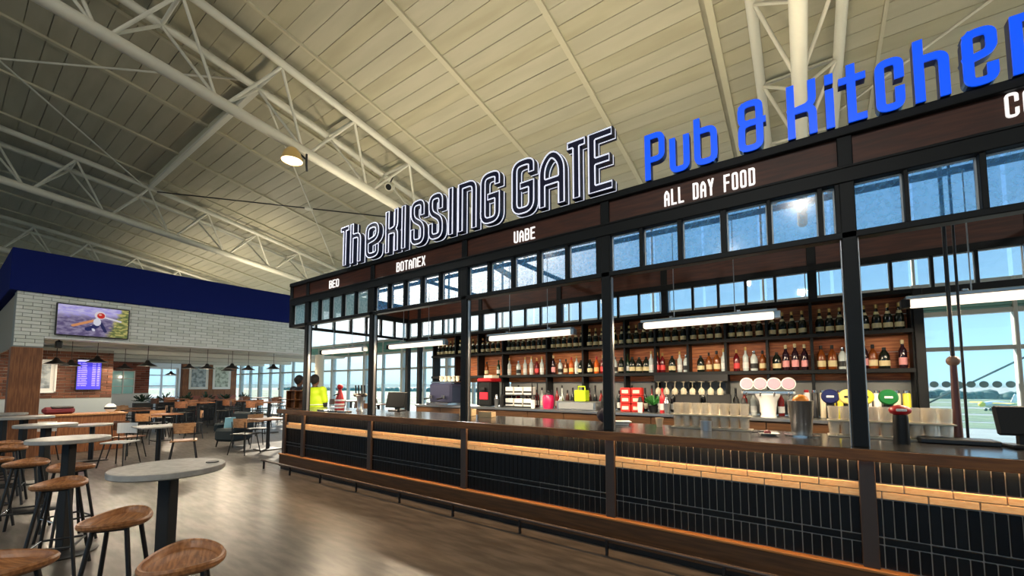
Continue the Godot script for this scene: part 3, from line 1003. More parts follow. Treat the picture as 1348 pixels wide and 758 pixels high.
func signs() -> void:
	var z := -3.9
	# white-outlined letters on the canopy
	var o := thing("outline_sign", "large navy letters with white neon outlines standing on the canopy", "sign", Vector3(0, 3.47, z + 0.02))
	var lay := [["T", -6.13, -5.89, 0.66], ["h", -5.86, -5.57, 0.66], ["e", -5.46, -5.12, 0.62], ["K", -4.97, -4.68, 0.64], ["I", -4.63, -4.5, 0.64], ["S", -4.42, -4.13, 0.64], ["S", -4.06, -3.78, 0.64], ["I", -3.71, -3.58, 0.64], ["N", -3.52, -3.2, 0.64], ["G", -3.15, -2.84, 0.65], ["G", -2.68, -2.36, 0.65], ["A", -2.31, -1.98, 0.65], ["T", -1.96, -1.74, 0.64], ["E", -1.72, -1.45, 0.64]]
	for l in lay:
		var w: float = l[2] - l[1]
		var t := 0.046
		var q := part(o, "letter", letter_mesh(l[0], w, l[3], t, 0.12), M.navy_letter)
		q.position = Vector3(l[1], 0, 0)
		var st := S()
		for poly in outlines(strokes(l[0], w, l[3], t)):
			var sign_ := 1.0 if Geometry2D.is_polygon_clockwise(poly) else -1.0
			for inner in Geometry2D.offset_polygon(poly, -0.012 if sign_ < 0 else 0.012):
				var pf := []
				var pb := []
				for p in inner:
					pf.append(Vector3(p.x, p.y, 0.122))
				if pf.size() > 2:
					tube(st, pf, 0.008, 5, true)
			for p in [poly]:
				var pb := []
				for v in p:
					pb.append(Vector3(v.x, v.y, 0.045))
				tube(st, pb, 0.007, 5, true)
		part(q, "neon_outline", st, M.neon)
	var b := thing("blue_sign", "solid blue letters standing on the canopy at the right", "sign", Vector3(0, 3.47, z + 0.02))
	var blay := [["P", -1.15, -0.97, 0.44], ["u", -0.925, -0.755, 0.38], ["b", -0.715, -0.53, 0.43], ["&", -0.37, -0.19, 0.43], ["K", -0.027, 0.16, 0.43], ["i", 0.205, 0.275, 0.42], ["t", 0.296, 0.45, 0.44], ["c", 0.5, 0.652, 0.42], ["h", 0.701, 0.871, 0.44], ["e", 0.931, 1.087, 0.43], ["n", 1.142, 1.31, 0.42]]
	for l in blay:
		var q := part(b, "letter", letter_mesh(l[0], l[2] - l[1], l[3], 0.025, 0.012), M.blue)
		q.position = Vector3(l[1], 0, 0.07)
		part(q, "return", letter_mesh(l[0], l[2] - l[1], l[3], 0.025, 0.07), M.blue_side).position = Vector3(0, 0, -0.0705)
	# small lit words on the fascia
	var words := [["BEO", -6.62, -6.31, 0.135, "first small lit word on the fascia, three letters at the far end"], ["BOTANEX", -4.84, -4.21, 0.14, "second small lit word on the fascia, above the middle windows"], ["UABE", -2.72, -2.41, 0.14, "four-letter lit word on the fascia below the large letter A"], ["ALL DAY FOOD", -1.0, -0.25, 0.15, "lit words about food on the fascia below the blue letters"], ["CO", 1.115, 1.27, 0.16, "lit letters cut by the right edge of the view"]]
	for wd in words:
		var s := thing("lit_sign", wd[4], "sign", Vector3(0, 3.205 if wd[0] != "CO" else 3.235, z + 0.025), 0.0, "lit words on the fascia")
		var txt: String = wd[0]
		var adv: float = (wd[2] - wd[1]) / txt.length()
		for i in txt.length():
			if txt[i] == " ":
				continue
			part(s, "letter", letter_mesh(txt[i], adv * 0.76, wd[3], 0.008, 0.01), M.sign_white).position = Vector3(wd[1] + i * adv, 0, 0)

func bar_lamps() -> void:
	var rail := thing("lamp_rail", "dark ceiling rail inside the canopy from which the tube lamps hang", "rail", Vector3.ZERO)
	part(rail, "bar", span(S(), Vector3(-7.8, 3.4, -5.13), Vector3(2.5, 3.45, -5.07), 0.005), M.black)
	part(rail, "end_arm", span(S(), Vector3(2.42, 3.4, -6.7), Vector3(2.48, 3.45, -3.9), 0.005), M.black)
	part(rail, "middle_arm", span(S(), Vector3(-3.52, 3.4, -6.7), Vector3(-3.46, 3.45, -3.9), 0.005), M.black)
	part(rail, "bar", span(S(), Vector3(-7.8, 3.4, -4.48), Vector3(-5.5, 3.45, -4.42), 0.005), M.black)
	part(rail, "short_arm", span(S(), Vector3(-5.56, 3.4, -6.6), Vector3(-5.5, 3.45, -3.98), 0.005), M.black)
	var spots := [[-7.78, -6.41], [-6.56, -5.04], [-4.08, -2.58], [-1.63, -0.2], [0.78, 2.3]]
	var who := ["leftmost tube lamp, hanging near the bar's far end", "second tube lamp from the left, over the dark till screens", "third tube lamp, between the first tall posts", "fourth tube lamp, in front of the lit bottle shelves", "rightmost tube lamp, hanging before the airfield window"]
	for i in 5:
		var x0: float = spots[i][0]
		var x1: float = spots[i][1]
		var o := thing("tube_lamp", "white " + who[i], "lamp", Vector3((x0 + x1) / 2, 2.29 if i else 2.2, -5.1 if i else -4.45), 0.0, "tube lamps over the bar")
		var h := (x1 - x0) / 2
		part(o, "tray", span(S(), Vector3(-h, 0.022, -0.05), Vector3(h, 0.055, 0.05), 0.006), M.inox)
		part(o, "diffuser", span(S(), Vector3(-h + 0.03, -0.05, -0.042), Vector3(h - 0.03, 0.022, 0.042), 0.012), M.lamp_white)
		for s in [-1.0, 1.0]:
			part(o, "end_cap", span(S(), Vector3(s * h - 0.03, -0.052, -0.046), Vector3(s * h + 0.03, 0.03, 0.046), 0.006), M.black_rough if s < 0 else M.inox)
			part(o, "clip", span(S(), Vector3(s * h * 0.5 - 0.02, 0.055, -0.02), Vector3(s * h * 0.5 + 0.02, 0.08, 0.02), 0.005), M.chrome)
			part(o, "hanger", cyl(S(), Vector3(s * h * 0.45, 0.06, 0), Vector3(s * h * 0.45, 1.12 if i else 1.21, 0), 0.005, 0.005, 6), M.inox)
		var al := AreaLight3D.new()
		shine(al, "tube_light", Vector3(0, -0.056, 0), Color(1.0, 0.9, 0.76), 8.0, 0.05, o)
		al.area_size = Vector2(h * 2 - 0.1, 0.08)
		al.rotation = Vector3(-PI / 2, 0, 0)

# ---------------------------------------------------------------- bottles and shelves
func bottle(called: String, label: String, group: String, at: Vector3, r: float, hb: float, nr: float, h: float, gm: Material, lm: Material, cm: Material, lab := [0.2, 0.62]) -> Node3D:
	var o := thing(called, label, "bottle", at, 0.0, group)
	part(o, "glass_body", lathe(S(), [Vector2(0, 0), Vector2(r * 0.92, 0), Vector2(r, 0.008), Vector2(r, hb), Vector2(r * 0.85, hb + r * 0.5), Vector2(nr * 1.15, hb + r * 1.35), Vector2(nr, h * 0.85), Vector2(nr, h - 0.03)], 16, Vector3.ZERO, Basis(), 0.6), gm)
	part(o, "label", lathe(S(), [Vector2(r + 0.0008, hb * lab[0]), Vector2(r + 0.0012, hb * lab[0]), Vector2(r + 0.0012, hb * lab[1]), Vector2(r + 0.0008, hb * lab[1])], 16), lm)
	part(o, "cap", lathe(S(), [Vector2(nr * 1.05, h - 0.05), Vector2(nr * 1.2, h - 0.045), Vector2(nr * 1.2, h - 0.003), Vector2(0, h)], 12), cm)
	return o

func shelves() -> void:
	var u := thing("back_bar_shelf", "tall back-bar shelf unit of orange boards between black uprights", "shelf", Vector3.ZERO)
	var zb := -6.58
	var dv := [-6.66, -6.0, -5.37, -4.75, -3.76, -3.05, -2.32, -1.84, -1.368, -0.872, -0.38, 0.1, 0.5, 1.03]
	for x in dv:
		part(u, "upright", span(S(), Vector3(x - 0.016, 1.14, zb), Vector3(x + 0.016, 2.62, -6.36), 0.003), M.black)
	part(u, "end_panel", span(S(), Vector3(1.03, 1.14, zb), Vector3(1.11, 2.62, -6.3), 0.004), M.black)
	for y in [2.185, 1.735]:
		part(u, "shelf_board", span(S(), Vector3(-6.68, y - 0.05, zb), Vector3(1.06, y, -6.33), 0.004), M.black)
	part(u, "shelf_board", span(S(), Vector3(-6.68, 2.58, zb), Vector3(1.06, 2.63, -6.33), 0.004), M.black)
	for i in dv.size() - 1:
		for y in [1.6, 1.737, 1.94, 2.19, 2.385]:
			if i == 0 and y < 2.18:
				continue
			var top: float = {1.6: 1.685, 1.737: 1.934, 1.94: 2.135, 2.19: 2.38, 2.385: 2.58}[y]
			part(u, "plank", span(S(), Vector3(dv[i] + 0.012, y, zb - 0.02 + rng.randf() * 0.004), Vector3(dv[i + 1] - 0.012, top, zb + 0.008), 0.003), M.shelf_wood[rng.randi() % 3])
	part(u, "splashback", span(S(), Vector3(-4.7, 1.145, -6.6), Vector3(1.03, 1.6, -6.585)), mat(rgb(126, 128, 126), 0.5))
	# champagne along the top
	var dark := mat(rgb(20, 26, 18), 0.12)
	var cream := mat(rgb(212, 196, 150), 0.5)
	var gold := mat(rgb(196, 160, 92), 0.35, 0.6)
	var xs := [-6.55, -6.43, -6.31, -6.2, -6.09, -5.92, -5.81, -5.7, -5.56, -5.44, -5.3, -5.17, -5.04, -4.91, -4.65, -4.54, -4.43, -4.31, -4.19, -4.08, -3.96, -3.85, -3.66, -3.55, -3.44, -3.33, -3.21, -3.1, -2.95, -2.84, -2.73, -2.62, -2.503, -2.386, -2.264, -2.147, -2.029, -1.915, -1.777, -1.668, -1.557, -1.438, -1.301, -1.187, -1.079, -0.967, -0.804, -0.696, -0.591, -0.466, -0.318, -0.204, -0.099, 0.012, 0.19, 0.29, 0.39, 0.62, 0.73, 0.83, 0.93]
	var proto: Node3D = null
	for x in xs:
		var at := Vector3(x, 2.185, -6.44)
		if proto == null:
			proto = bottle("champagne_bottle", "dark champagne bottle with a cream label on the top back-bar shelf", "champagne bottles on the top shelf", at, 0.044, 0.15, 0.015, 0.315, dark, cream, gold, [0.2, 0.58])
			part(proto, "neck_label", lathe(S(), [Vector2(0.026, 0.19), Vector2(0.0275, 0.192), Vector2(0.019, 0.225), Vector2(0.0175, 0.225)], 14), cream)
		else:
			dup(proto, "", at, rng.randf() * 6.0)
	for i in xs.size():
		get_node("champagne_bottle" + ("_%03d" % i if i else "")).set_meta("label", nth(xs.size() - i) + " champagne bottle counted from the right end of the top shelf")
	# spirits on the second shelf: kinds by look
	var amber := mat(rgb(120, 58, 14), 0.1)
	var ruby := mat(rgb(96, 12, 18), 0.1)
	var clear := mat(rgb(196, 206, 204), 0.08)
	var green := mat(rgb(22, 54, 30), 0.12)
	var kinds := [
		["tall_spirit_bottle", "tall clear spirit bottle with a white label on the second shelf", 0.036, 0.19, 0.013, 0.33, clear, M.white, gold],
		["whisky_bottle", "amber whisky bottle with a cream label on the second shelf", 0.042, 0.17, 0.014, 0.29, amber, cream, M.iron],
		["rum_bottle", "squat dark rum bottle with a pale label on the second shelf", 0.05, 0.15, 0.016, 0.25, dark, cream, M.iron],
		["liqueur_bottle", "ruby red liqueur bottle on the second shelf", 0.038, 0.18, 0.013, 0.3, ruby, mat(rgb(220, 60, 60), 0.4), gold],
		["gin_bottle", "clear gin bottle with a black label on the second shelf", 0.044, 0.16, 0.016, 0.27, clear, M.iron, M.chrome],
		["wine_bottle", "dark wine bottle with a pink label on the second shelf", 0.037, 0.2, 0.014, 0.33, mat(rgb(40, 16, 26), 0.1), mat(rgb(222, 150, 150), 0.5), mat(rgb(214, 196, 150), 0.4)],
		["orange_bottle", "orange liqueur bottle on the second shelf", 0.04, 0.17, 0.014, 0.29, mat(rgb(206, 92, 24), 0.15), mat(rgb(240, 200, 120), 0.5), M.red],
		["green_bottle", "green glass bottle with a white label on the second shelf", 0.038, 0.18, 0.013, 0.31, green, M.white, green]]
	var row := [[-4.635, 0], [-4.42, 4], [-4.27, 0], [-4.13, 0], [-4.01, 3], [-3.9, 0], [-3.66, 5], [-3.52, 4], [-3.41, 1], [-3.3, 6], [-3.2, 0], [-3.12, 2], [-2.95, 2], [-2.83, 6], [-2.72, 3], [-2.51, 4], [-2.4, 2], [-2.22, 2], [-2.11, 2], [-2.0, 2], [-1.92, 0], [-1.75, 3], [-1.61, 2], [-1.5, 0], [-1.41, 4], [-1.21, 2], [-1.1, 1], [-1.0, 1], [-0.91, 0], [-0.75, 3], [-0.64, 0], [-0.54, 4], [-0.44, 1], [-0.28, 2], [-0.18, 5], [-0.08, 5], [0.02, 5], [0.19, 1], [0.3, 1], [0.4, 4], [0.6, 5], [0.78, 2], [0.94, 5], [-1.83, 3], [-2.3, 7], [-5.2, 1], [-4.9, 7], [0.68, 1]]
	var firsts := {}
	var short := ["tall clear spirit bottle", "amber whisky bottle", "squat dark rum bottle", "ruby red liqueur bottle", "clear gin bottle with black label", "dark wine bottle with pink label", "orange liqueur bottle", "green glass bottle"]
	var seen := {}
	row.sort_custom(func(p, q): return p[0] > q[0])
	for e in row:
		var k: Array = kinds[e[1]]
		var at := Vector3(e[0], 1.735, -6.44)
		if firsts.has(e[1]):
			seen[e[1]] = seen.get(e[1], 1) + 1
			var c := dup(firsts[e[1]], nth(seen[e[1]]) + " " + short[e[1]] + " from the right end of the second shelf", at, rng.randf() * 6.0)
			c.scale = Vector3.ONE * rng.randf_range(0.93, 1.06)
		else:
			firsts[e[1]] = bottle(k[0], "first " + short[e[1]] + " from the right end of the second shelf", "spirits on the second shelf", at, k[2], k[3], k[4], k[5], k[6], k[7], k[8])

# ---------------------------------------------------------------- the white brick block with its fascia
func bricks_on(parent: Node, lo: Vector3, axis: int, length: float, y0: float, y1: float, bl: float, bh: float, mats: Array, proud: Vector3, singles: int, skip = null) -> void:
	var size := Vector3(0.03, bh - 0.008, 0.03)
	size[axis] = bl - 0.008
	var meshes := {}
	var far := S()
	var count := 0
	var any := false
	var rows := int(round((y1 - y0) / bh))
	for r in rows:
		var p := -bl * 0.5 if r % 2 else 0.0
		while p < length - 0.01:
			var a := maxf(p, 0.0)
			var b := minf(p + bl, length)
			var c := lo
			c[axis] += (a + b) * 0.5 * (1.0 if proud.y == 0 else 1.0)
			c.y = y0 + (r + 0.5) * bh
			p += bl
			if b - a < 0.02 or (skip != null and skip.call(c)):
				continue
			c += proud.normalized() * rng.randf_range(-0.002, 0.002)
			var s := size
			s[axis] = b - a - 0.008
			if count < singles:
				var key := "%.3f" % s[axis]
				if not meshes.has(key):
					meshes[key] = box(S(), Vector3.ZERO, s, 0.004).commit()
				part(parent, "brick", meshes[key], mats[rng.randi() % mats.size()]).position = c
				count += 1
			else:
				any = true
				box(far, c, s, 0.0)
	if any:
		part(parent, "brick_field", far, mats[0], true)

func brick_block() -> void:
	var o := thing("brick_block", "white glazed brick front with a navy fascia above the dining opening", "wall", Vector3.ZERO)
	# face at x = -12, seen edge-on from the bar side; opening below y 2.48 from z = -1.2 on
	part(o, "brick_backing", span(S(), Vector3(-12.35, 2.47, -6.45), Vector3(-12.012, 3.32, -0.82)), M.mortar)
	bricks_on(o, Vector3(-12.01, 0, -6.45), 2, 5.63, 2.49, 3.33, 0.236, 0.07, M.bricks, Vector3.RIGHT, 300, null)
	part(o, "pier_backing", span(S(), Vector3(-12.35, 2.26, -1.2), Vector3(-12.012, 2.49, -0.82)), M.mortar)
	bricks_on(o, Vector3(-12.01, 0, -1.2), 2, 0.38, 2.28, 2.49, 0.236, 0.07, M.bricks, Vector3.RIGHT, 40, null)
	part(o, "soffit_trim", span(S(), Vector3(-12.36, 2.45, -6.45), Vector3(-11.995, 2.49, -1.2), 0.004), M.white)
	part(o, "side_wall", span(S(), Vector3(-22.0, 2.26, -0.86), Vector3(-12.03, 3.3, -0.83)), mat(rgb(150, 140, 124), 0.7))
	part(o, "fascia_box", span(S(), Vector3(-22.0, 3.32, -6.6), Vector3(-11.93, 4.12, -0.72), 0.01), M.navy)
	var c := thing("clad_column", "square column clad in brown wood under the left end of the white bricks", "column", Vector3.ZERO)
	part(c, "cladding", span(S(), Vector3(-12.3, 0.1, -1.2), Vector3(-12.0, 2.26, -0.8), 0.006), M.column_wood)
	part(c, "base", span(S(), Vector3(-12.31, 0.0, -1.21), Vector3(-11.99, 0.1, -0.79), 0.006), M.iron)
	# wall screen with a moving picture stopped on a racing scene
	var tv := thing("wall_screen", "wide screen on the white bricks showing a figure on a road", "screen", Vector3(-11.93, 2.85, -1.86), PI / 2)
	part(tv, "casing", box(S(), Vector3(0, 0, -0.02), Vector3(1.08, 0.64, 0.06), 0.008), M.iron)
	var im := Image.create(160, 92, false, Image.FORMAT_RGB8)
	var nz := FastNoiseLite.new()
	nz.seed = 4
	nz.frequency = 0.045
	for y in 92:
		for x in 160:
			var v := nz.get_noise_2d(x, y * 2.2)
			var sky_ := rgb(170, 160, 232).lerp(rgb(214, 206, 240), clampf(0.5 + v, 0, 1))
			var road := rgb(96, 84, 124).lerp(rgb(150, 140, 170), clampf(0.5 + v * 1.4, 0, 1))
			var bush := rgb(96, 110, 60).lerp(rgb(196, 186, 110), clampf(0.5 + v * 2.0, 0, 1))
			var col := sky_.lerp(road, smoothstep(24.0, 40.0, y + v * 12.0 + x * 0.05))
			col = col.lerp(bush, smoothstep(0.0, 14.0, x - 118.0 + (y - 50) * 0.35 + v * 10.0))
			im.set_pixel(x, y, col)
	var dab := func(cx: float, cy: float, rx: float, ry: float, col: Color) -> void:
		for y in range(maxi(0, int(cy - ry)), mini(92, int(cy + ry) + 1)):
			for x in range(maxi(0, int(cx - rx)), mini(160, int(cx + rx) + 1)):
				if pow((x - cx) / rx, 2) + pow((y - cy) / ry, 2) <= 1.0:
					im.set_pixel(x, y, col)
	for i in 26:
		dab.call(34 + i * 2.0, 62 - i * 0.9, 5, 3.5, rgb(222, 150, 100))
		dab.call(90 + i * 2.0, 26 + i * 0.5, 4, 2.6, rgb(226, 220, 232))
	for i in 14:
		dab.call(66 + i * 1.4, 70 - i * 0.8, 7, 6, rgb(40, 44, 96))
		dab.call(74 + i * 0.4, 60 + i, 3, 3, rgb(226, 226, 240))
		dab.call(94 + i * 0.9, 48 + i * 2.0, 4, 4, rgb(38, 40, 88))
	dab.call(92, 24, 13, 13, rgb(232, 222, 226))
	dab.call(94, 25, 9, 9, rgb(204, 46, 40))
	dab.call(92, 22, 4, 3, rgb(240, 180, 150))
	dab.call(86, 46, 9, 12, rgb(226, 228, 240))
	var sm := StandardMaterial3D.new()
	sm.albedo_color = Color.BLACK
	sm.roughness = 0.2
	sm.emission_enabled = true
	sm.emission = Color.WHITE
	sm.emission_operator = BaseMaterial3D.EMISSION_OP_MULTIPLY
	sm.emission_texture = ImageTexture.create_from_image(im)
	sm.emission_energy_multiplier = 0.75
	var st := S()
	for q in [[-0.52, 0.3, 0.0, 0.0], [0.52, 0.3, 1.0, 0.0], [0.52, -0.3, 1.0, 1.0], [-0.52, 0.3, 0.0, 0.0], [0.52, -0.3, 1.0, 1.0], [-0.52, -0.3, 0.0, 1.0]]:
		st.set_normal(Vector3(0, 0, 1))
		st.set_uv(Vector2(q[2], q[3]))
		st.add_vertex(Vector3(q[0], q[1], 0.0115))
	part(tv, "display", st, sm)
	var cm := thing("ceiling_speaker", "small black loudspeaker under the lintel below the wall screen", "speaker", Vector3(-12.2, 2.36, -1.42))
	part(cm, "cabinet", box(S(), Vector3.ZERO, Vector3(0.12, 0.14, 0.1), 0.015), M.iron)
	part(cm, "bracket", box(S(), Vector3(0, 0.09, 0), Vector3(0.03, 0.06, 0.03)), M.iron)

# ---------------------------------------------------------------- tables, stools and chairs
func high_table(label: String, at: Vector3, r := 0.28) -> Node3D:
	var o := thing("high_table", label, "table", at, 0.0, "round high tables in the row at the left")
	part(o, "table_top", lathe(S(), [Vector2(0, 1.014), Vector2(r - 0.006, 1.014), Vector2(r, 1.02), Vector2(r, 1.046), Vector2(r - 0.004, 1.05), Vector2(0, 1.05)], 56), M.grey_top)
	part(o, "post", box(S(), Vector3(0, 0.52, 0), Vector3(0.085, 0.98, 0.065), 0.006, Basis(Vector3.UP, 0.5)), M.black_rough)
	part(o, "mounting_plate", box(S(), Vector3(0, 1.008, 0), Vector3(0.26, 0.012, 0.26), 0.004), M.iron)
	part(o, "base", lathe(S(), [Vector2(0, 0), Vector2(0.235, 0), Vector2(0.24, 0.008), Vector2(0.23, 0.018), Vector2(0.06, 0.03), Vector2(0, 0.03)], 44), M.iron)
	return o

func stool(label: String, at: Vector3, turn: float) -> Node3D:
	var o := thing("bar_stool", label, "stool", at, turn, "wooden bar stools at the high tables")
	var st := S()
	var rings := [[0.0, 0.7], [0.5, 0.701], [0.8, 0.705], [0.85, 0.718], [0.89, 0.733], [0.96, 0.735], [1.0, 0.724], [0.985, 0.708], [0.9, 0.695], [0.55, 0.684], [0.0, 0.682]]
	var n := 48
	var f := func(ring: Array, a: float) -> Vector3:
		var e := Vector2(cos(a) * 0.215, sin(a) * (0.165 + 0.022 * cos(a)))
		var lift: float = 0.018 * pow(absf(cos(a)), 2.0) * ring[0] * ring[0]
		return Vector3(e.x * ring[0], ring[1] + lift, e.y * ring[0])
	for i in rings.size() - 1:
		for k in n:
			var a := TAU * k / n
			var b := TAU * (k + 1) / n
			var q := [f.call(rings[i], a), f.call(rings[i + 1], a), f.call(rings[i + 1], b), f.call(rings[i], b)]
			var nn: Vector3 = (q[2] - q[0]).cross(q[3] - q[1]).normalized()
			if nn.length() < 0.5:
				continue
			var outw := Vector3(cos(a), 0, sin(a))
			var want := Vector3.UP if i < 5 else (Vector3.DOWN if i > 6 else outw)
			if nn.dot(want) < 0:
				nn = -nn
			if q[0].distance_to(q[3]) < 1e-5:
				tri(st, q[0], q[1], q[2], nn, nn, nn)
			elif q[1].distance_to(q[2]) < 1e-5:
				tri(st, q[0], q[1], q[3], nn, nn, nn)
			else:
				quad(st, q[0], q[1], q[2], q[3], nn)
	part(o, "seat", st, M.seat)
	var ft := []
	for k in 4:
		var a := TAU * k / 4 + PI / 4
		var top := Vector3(cos(a) * 0.13, 0.69, sin(a) * 0.11)
		var foot := Vector3(cos(a) * 0.25, 0.0, sin(a) * 0.23)
		ft.append(top.lerp(foot, 0.66))
		part(o, "leg", cyl(S(), foot, top, 0.0125, 0.0125, 10), M.iron)
	for k in 4:
		part(o, "foot_bar", cyl(S(), ft[k], ft[(k + 1) % 4], 0.009, 0.009, 8), M.iron if k != 0 else M.chrome)
	part(o, "seat_plate", box(S(), Vector3(0, 0.682, 0), Vector3(0.2, 0.012, 0.16), 0.004), M.iron)
	return o

func high_tables() -> void:
	high_table("nearest round grey high table, alone in the foreground on a black post", Vector3(-3.17, 0, -0.86))
	var co := part(self, numbered("coaster"), lathe(S(), [Vector2(0, 0), Vector2(0.035, 0), Vector2(0.035, 0.006), Vector2(0, 0.006)], 20, Vector3(-3.1, 1.05, -1.06)), M.iron)
	tag(co, "small dark disc lying on the far edge of the nearest high table", "coaster")
	high_table("second round grey high table from the front, its round black base showing", Vector3(-5.63, 0, -0.77))
	high_table("third round grey high table from the front, narrow top behind the second one", Vector3(-7.86, 0, -0.86))
	high_table("fourth round grey high table from the front, cut by the left edge", Vector3(-10.06, 0, -0.86), 0.33)
	high_table("farthest round grey high table of the row, at the left edge by the brown column", Vector3(-11.5, 0, -0.75))
	stool("wooden bar stool just in front of the nearest table's black post", Vector3(-3.46, 0, -0.70), -0.55)
	stool("wooden bar stool nearest the viewer at the bottom, beside the nearest table", Vector3(-2.42, 0, -0.73), -0.35)
	stool("wooden bar stool cut by the bottom left corner", Vector3(-3.02, 0, -0.22), 0.4)
	stool("wooden bar stool in front of the second table, its rim catching the light", Vector3(-5.08, 0, -0.66), -0.4)
	stool("wooden bar stool behind the second table's post", Vector3(-6.02, 0, -0.84), 0.2)
	stool("wooden bar stool with splayed legs beside the third table", Vector3(-6.72, 0, -0.62), -0.3)
	stool("wooden bar stool under the left edge of the third table", Vector3(-7.3, 0, -0.4), 0.2)
	stool("wooden bar stool between the third and the fourth table", Vector3(-8.5, 0, -0.62), -0.2)
	stool("wooden bar stool with its edge cut off at the left below the fourth table", Vector3(-9.2, 0, -0.64), -0.2)
	stool("wooden bar stool farthest along the row at the left edge", Vector3(-10.6, 0, -0.45), 0.3)

func chair(at: Vector3, turn: float, label: String, seat_m: Material, back_m: Material, tall := 0.0) -> Node3D:
	var o := thing("high_chair" if tall > 0.0 else "dining_chair", label, "chair", at, turn, "tall chairs in the dining area" if tall > 0.0 else "low chairs in the dining area")
	var sy := 0.45 + tall
	part(o, "seat", box(S(), Vector3(0, sy, 0), Vector3(0.42, 0.025, 0.41), 0.01), seat_m)
	var st := S()
	for i in 8:   # bent back shell
		var a := lerpf(-0.62, 0.62, (i + 0.5) / 8.0)
		box(st, Vector3(sin(a) * 0.3, sy + 0.25, -0.2 + (1 - cos(a)) * 0.3), Vector3(0.054, 0.2, 0.014), 0.003, Basis(Vector3.UP, -a))
	part(o, "backrest", st, back_m)
	for s in [[-1, -1], [1, -1], [-1, 1], [1, 1]]:
		part(o, "leg", cyl(S(), Vector3(s[0] * 0.22, 0, s[1] * 0.22), Vector3(s[0] * 0.16, sy - 0.01, s[1] * 0.15), 0.011, 0.011, 8), M.iron)
	for s in [-1.0, 1.0]:
		part(o, "back_post", cyl(S(), Vector3(s * 0.16, sy - 0.01, -0.17), Vector3(s * 0.17, sy + 0.28, -0.19), 0.009, 0.009, 6), M.iron)
	if tall > 0.0:
		for s in [-1.0, 1.0]:
			part(o, "foot_bar", cyl(S(), Vector3(-0.2, 0.28, s * 0.2), Vector3(0.2, 0.28, s * 0.2), 0.009, 0.009, 6), M.iron)
	return o

func low_table(at: Vector3, label: String, h: float, top_m: Material, square := true) -> Node3D:
	var o := thing("dining_table" if h < 0.9 else "tall_table", label, "table", at, 0.0, "tables in the dining area")
	if square:
		part(o, "table_top", box(S(), Vector3(0, h - 0.015, 0), Vector3(0.7, 0.03, 0.7), 0.006), top_m)
	else:
		part(o, "table_top", lathe(S(), [Vector2(0, h - 0.03), Vector2(0.36, h - 0.03), Vector2(0.36, h), Vector2(0, h)], 36), top_m)
	part(o, "post", cyl(S(), Vector3(0, 0.02, 0), Vector3(0, h - 0.03, 0), 0.04, 0.04, 14), M.iron)
	part(o, "base", box(S(), Vector3(0, 0.012, 0), Vector3(0.46, 0.022, 0.46), 0.006), M.iron)
	return o

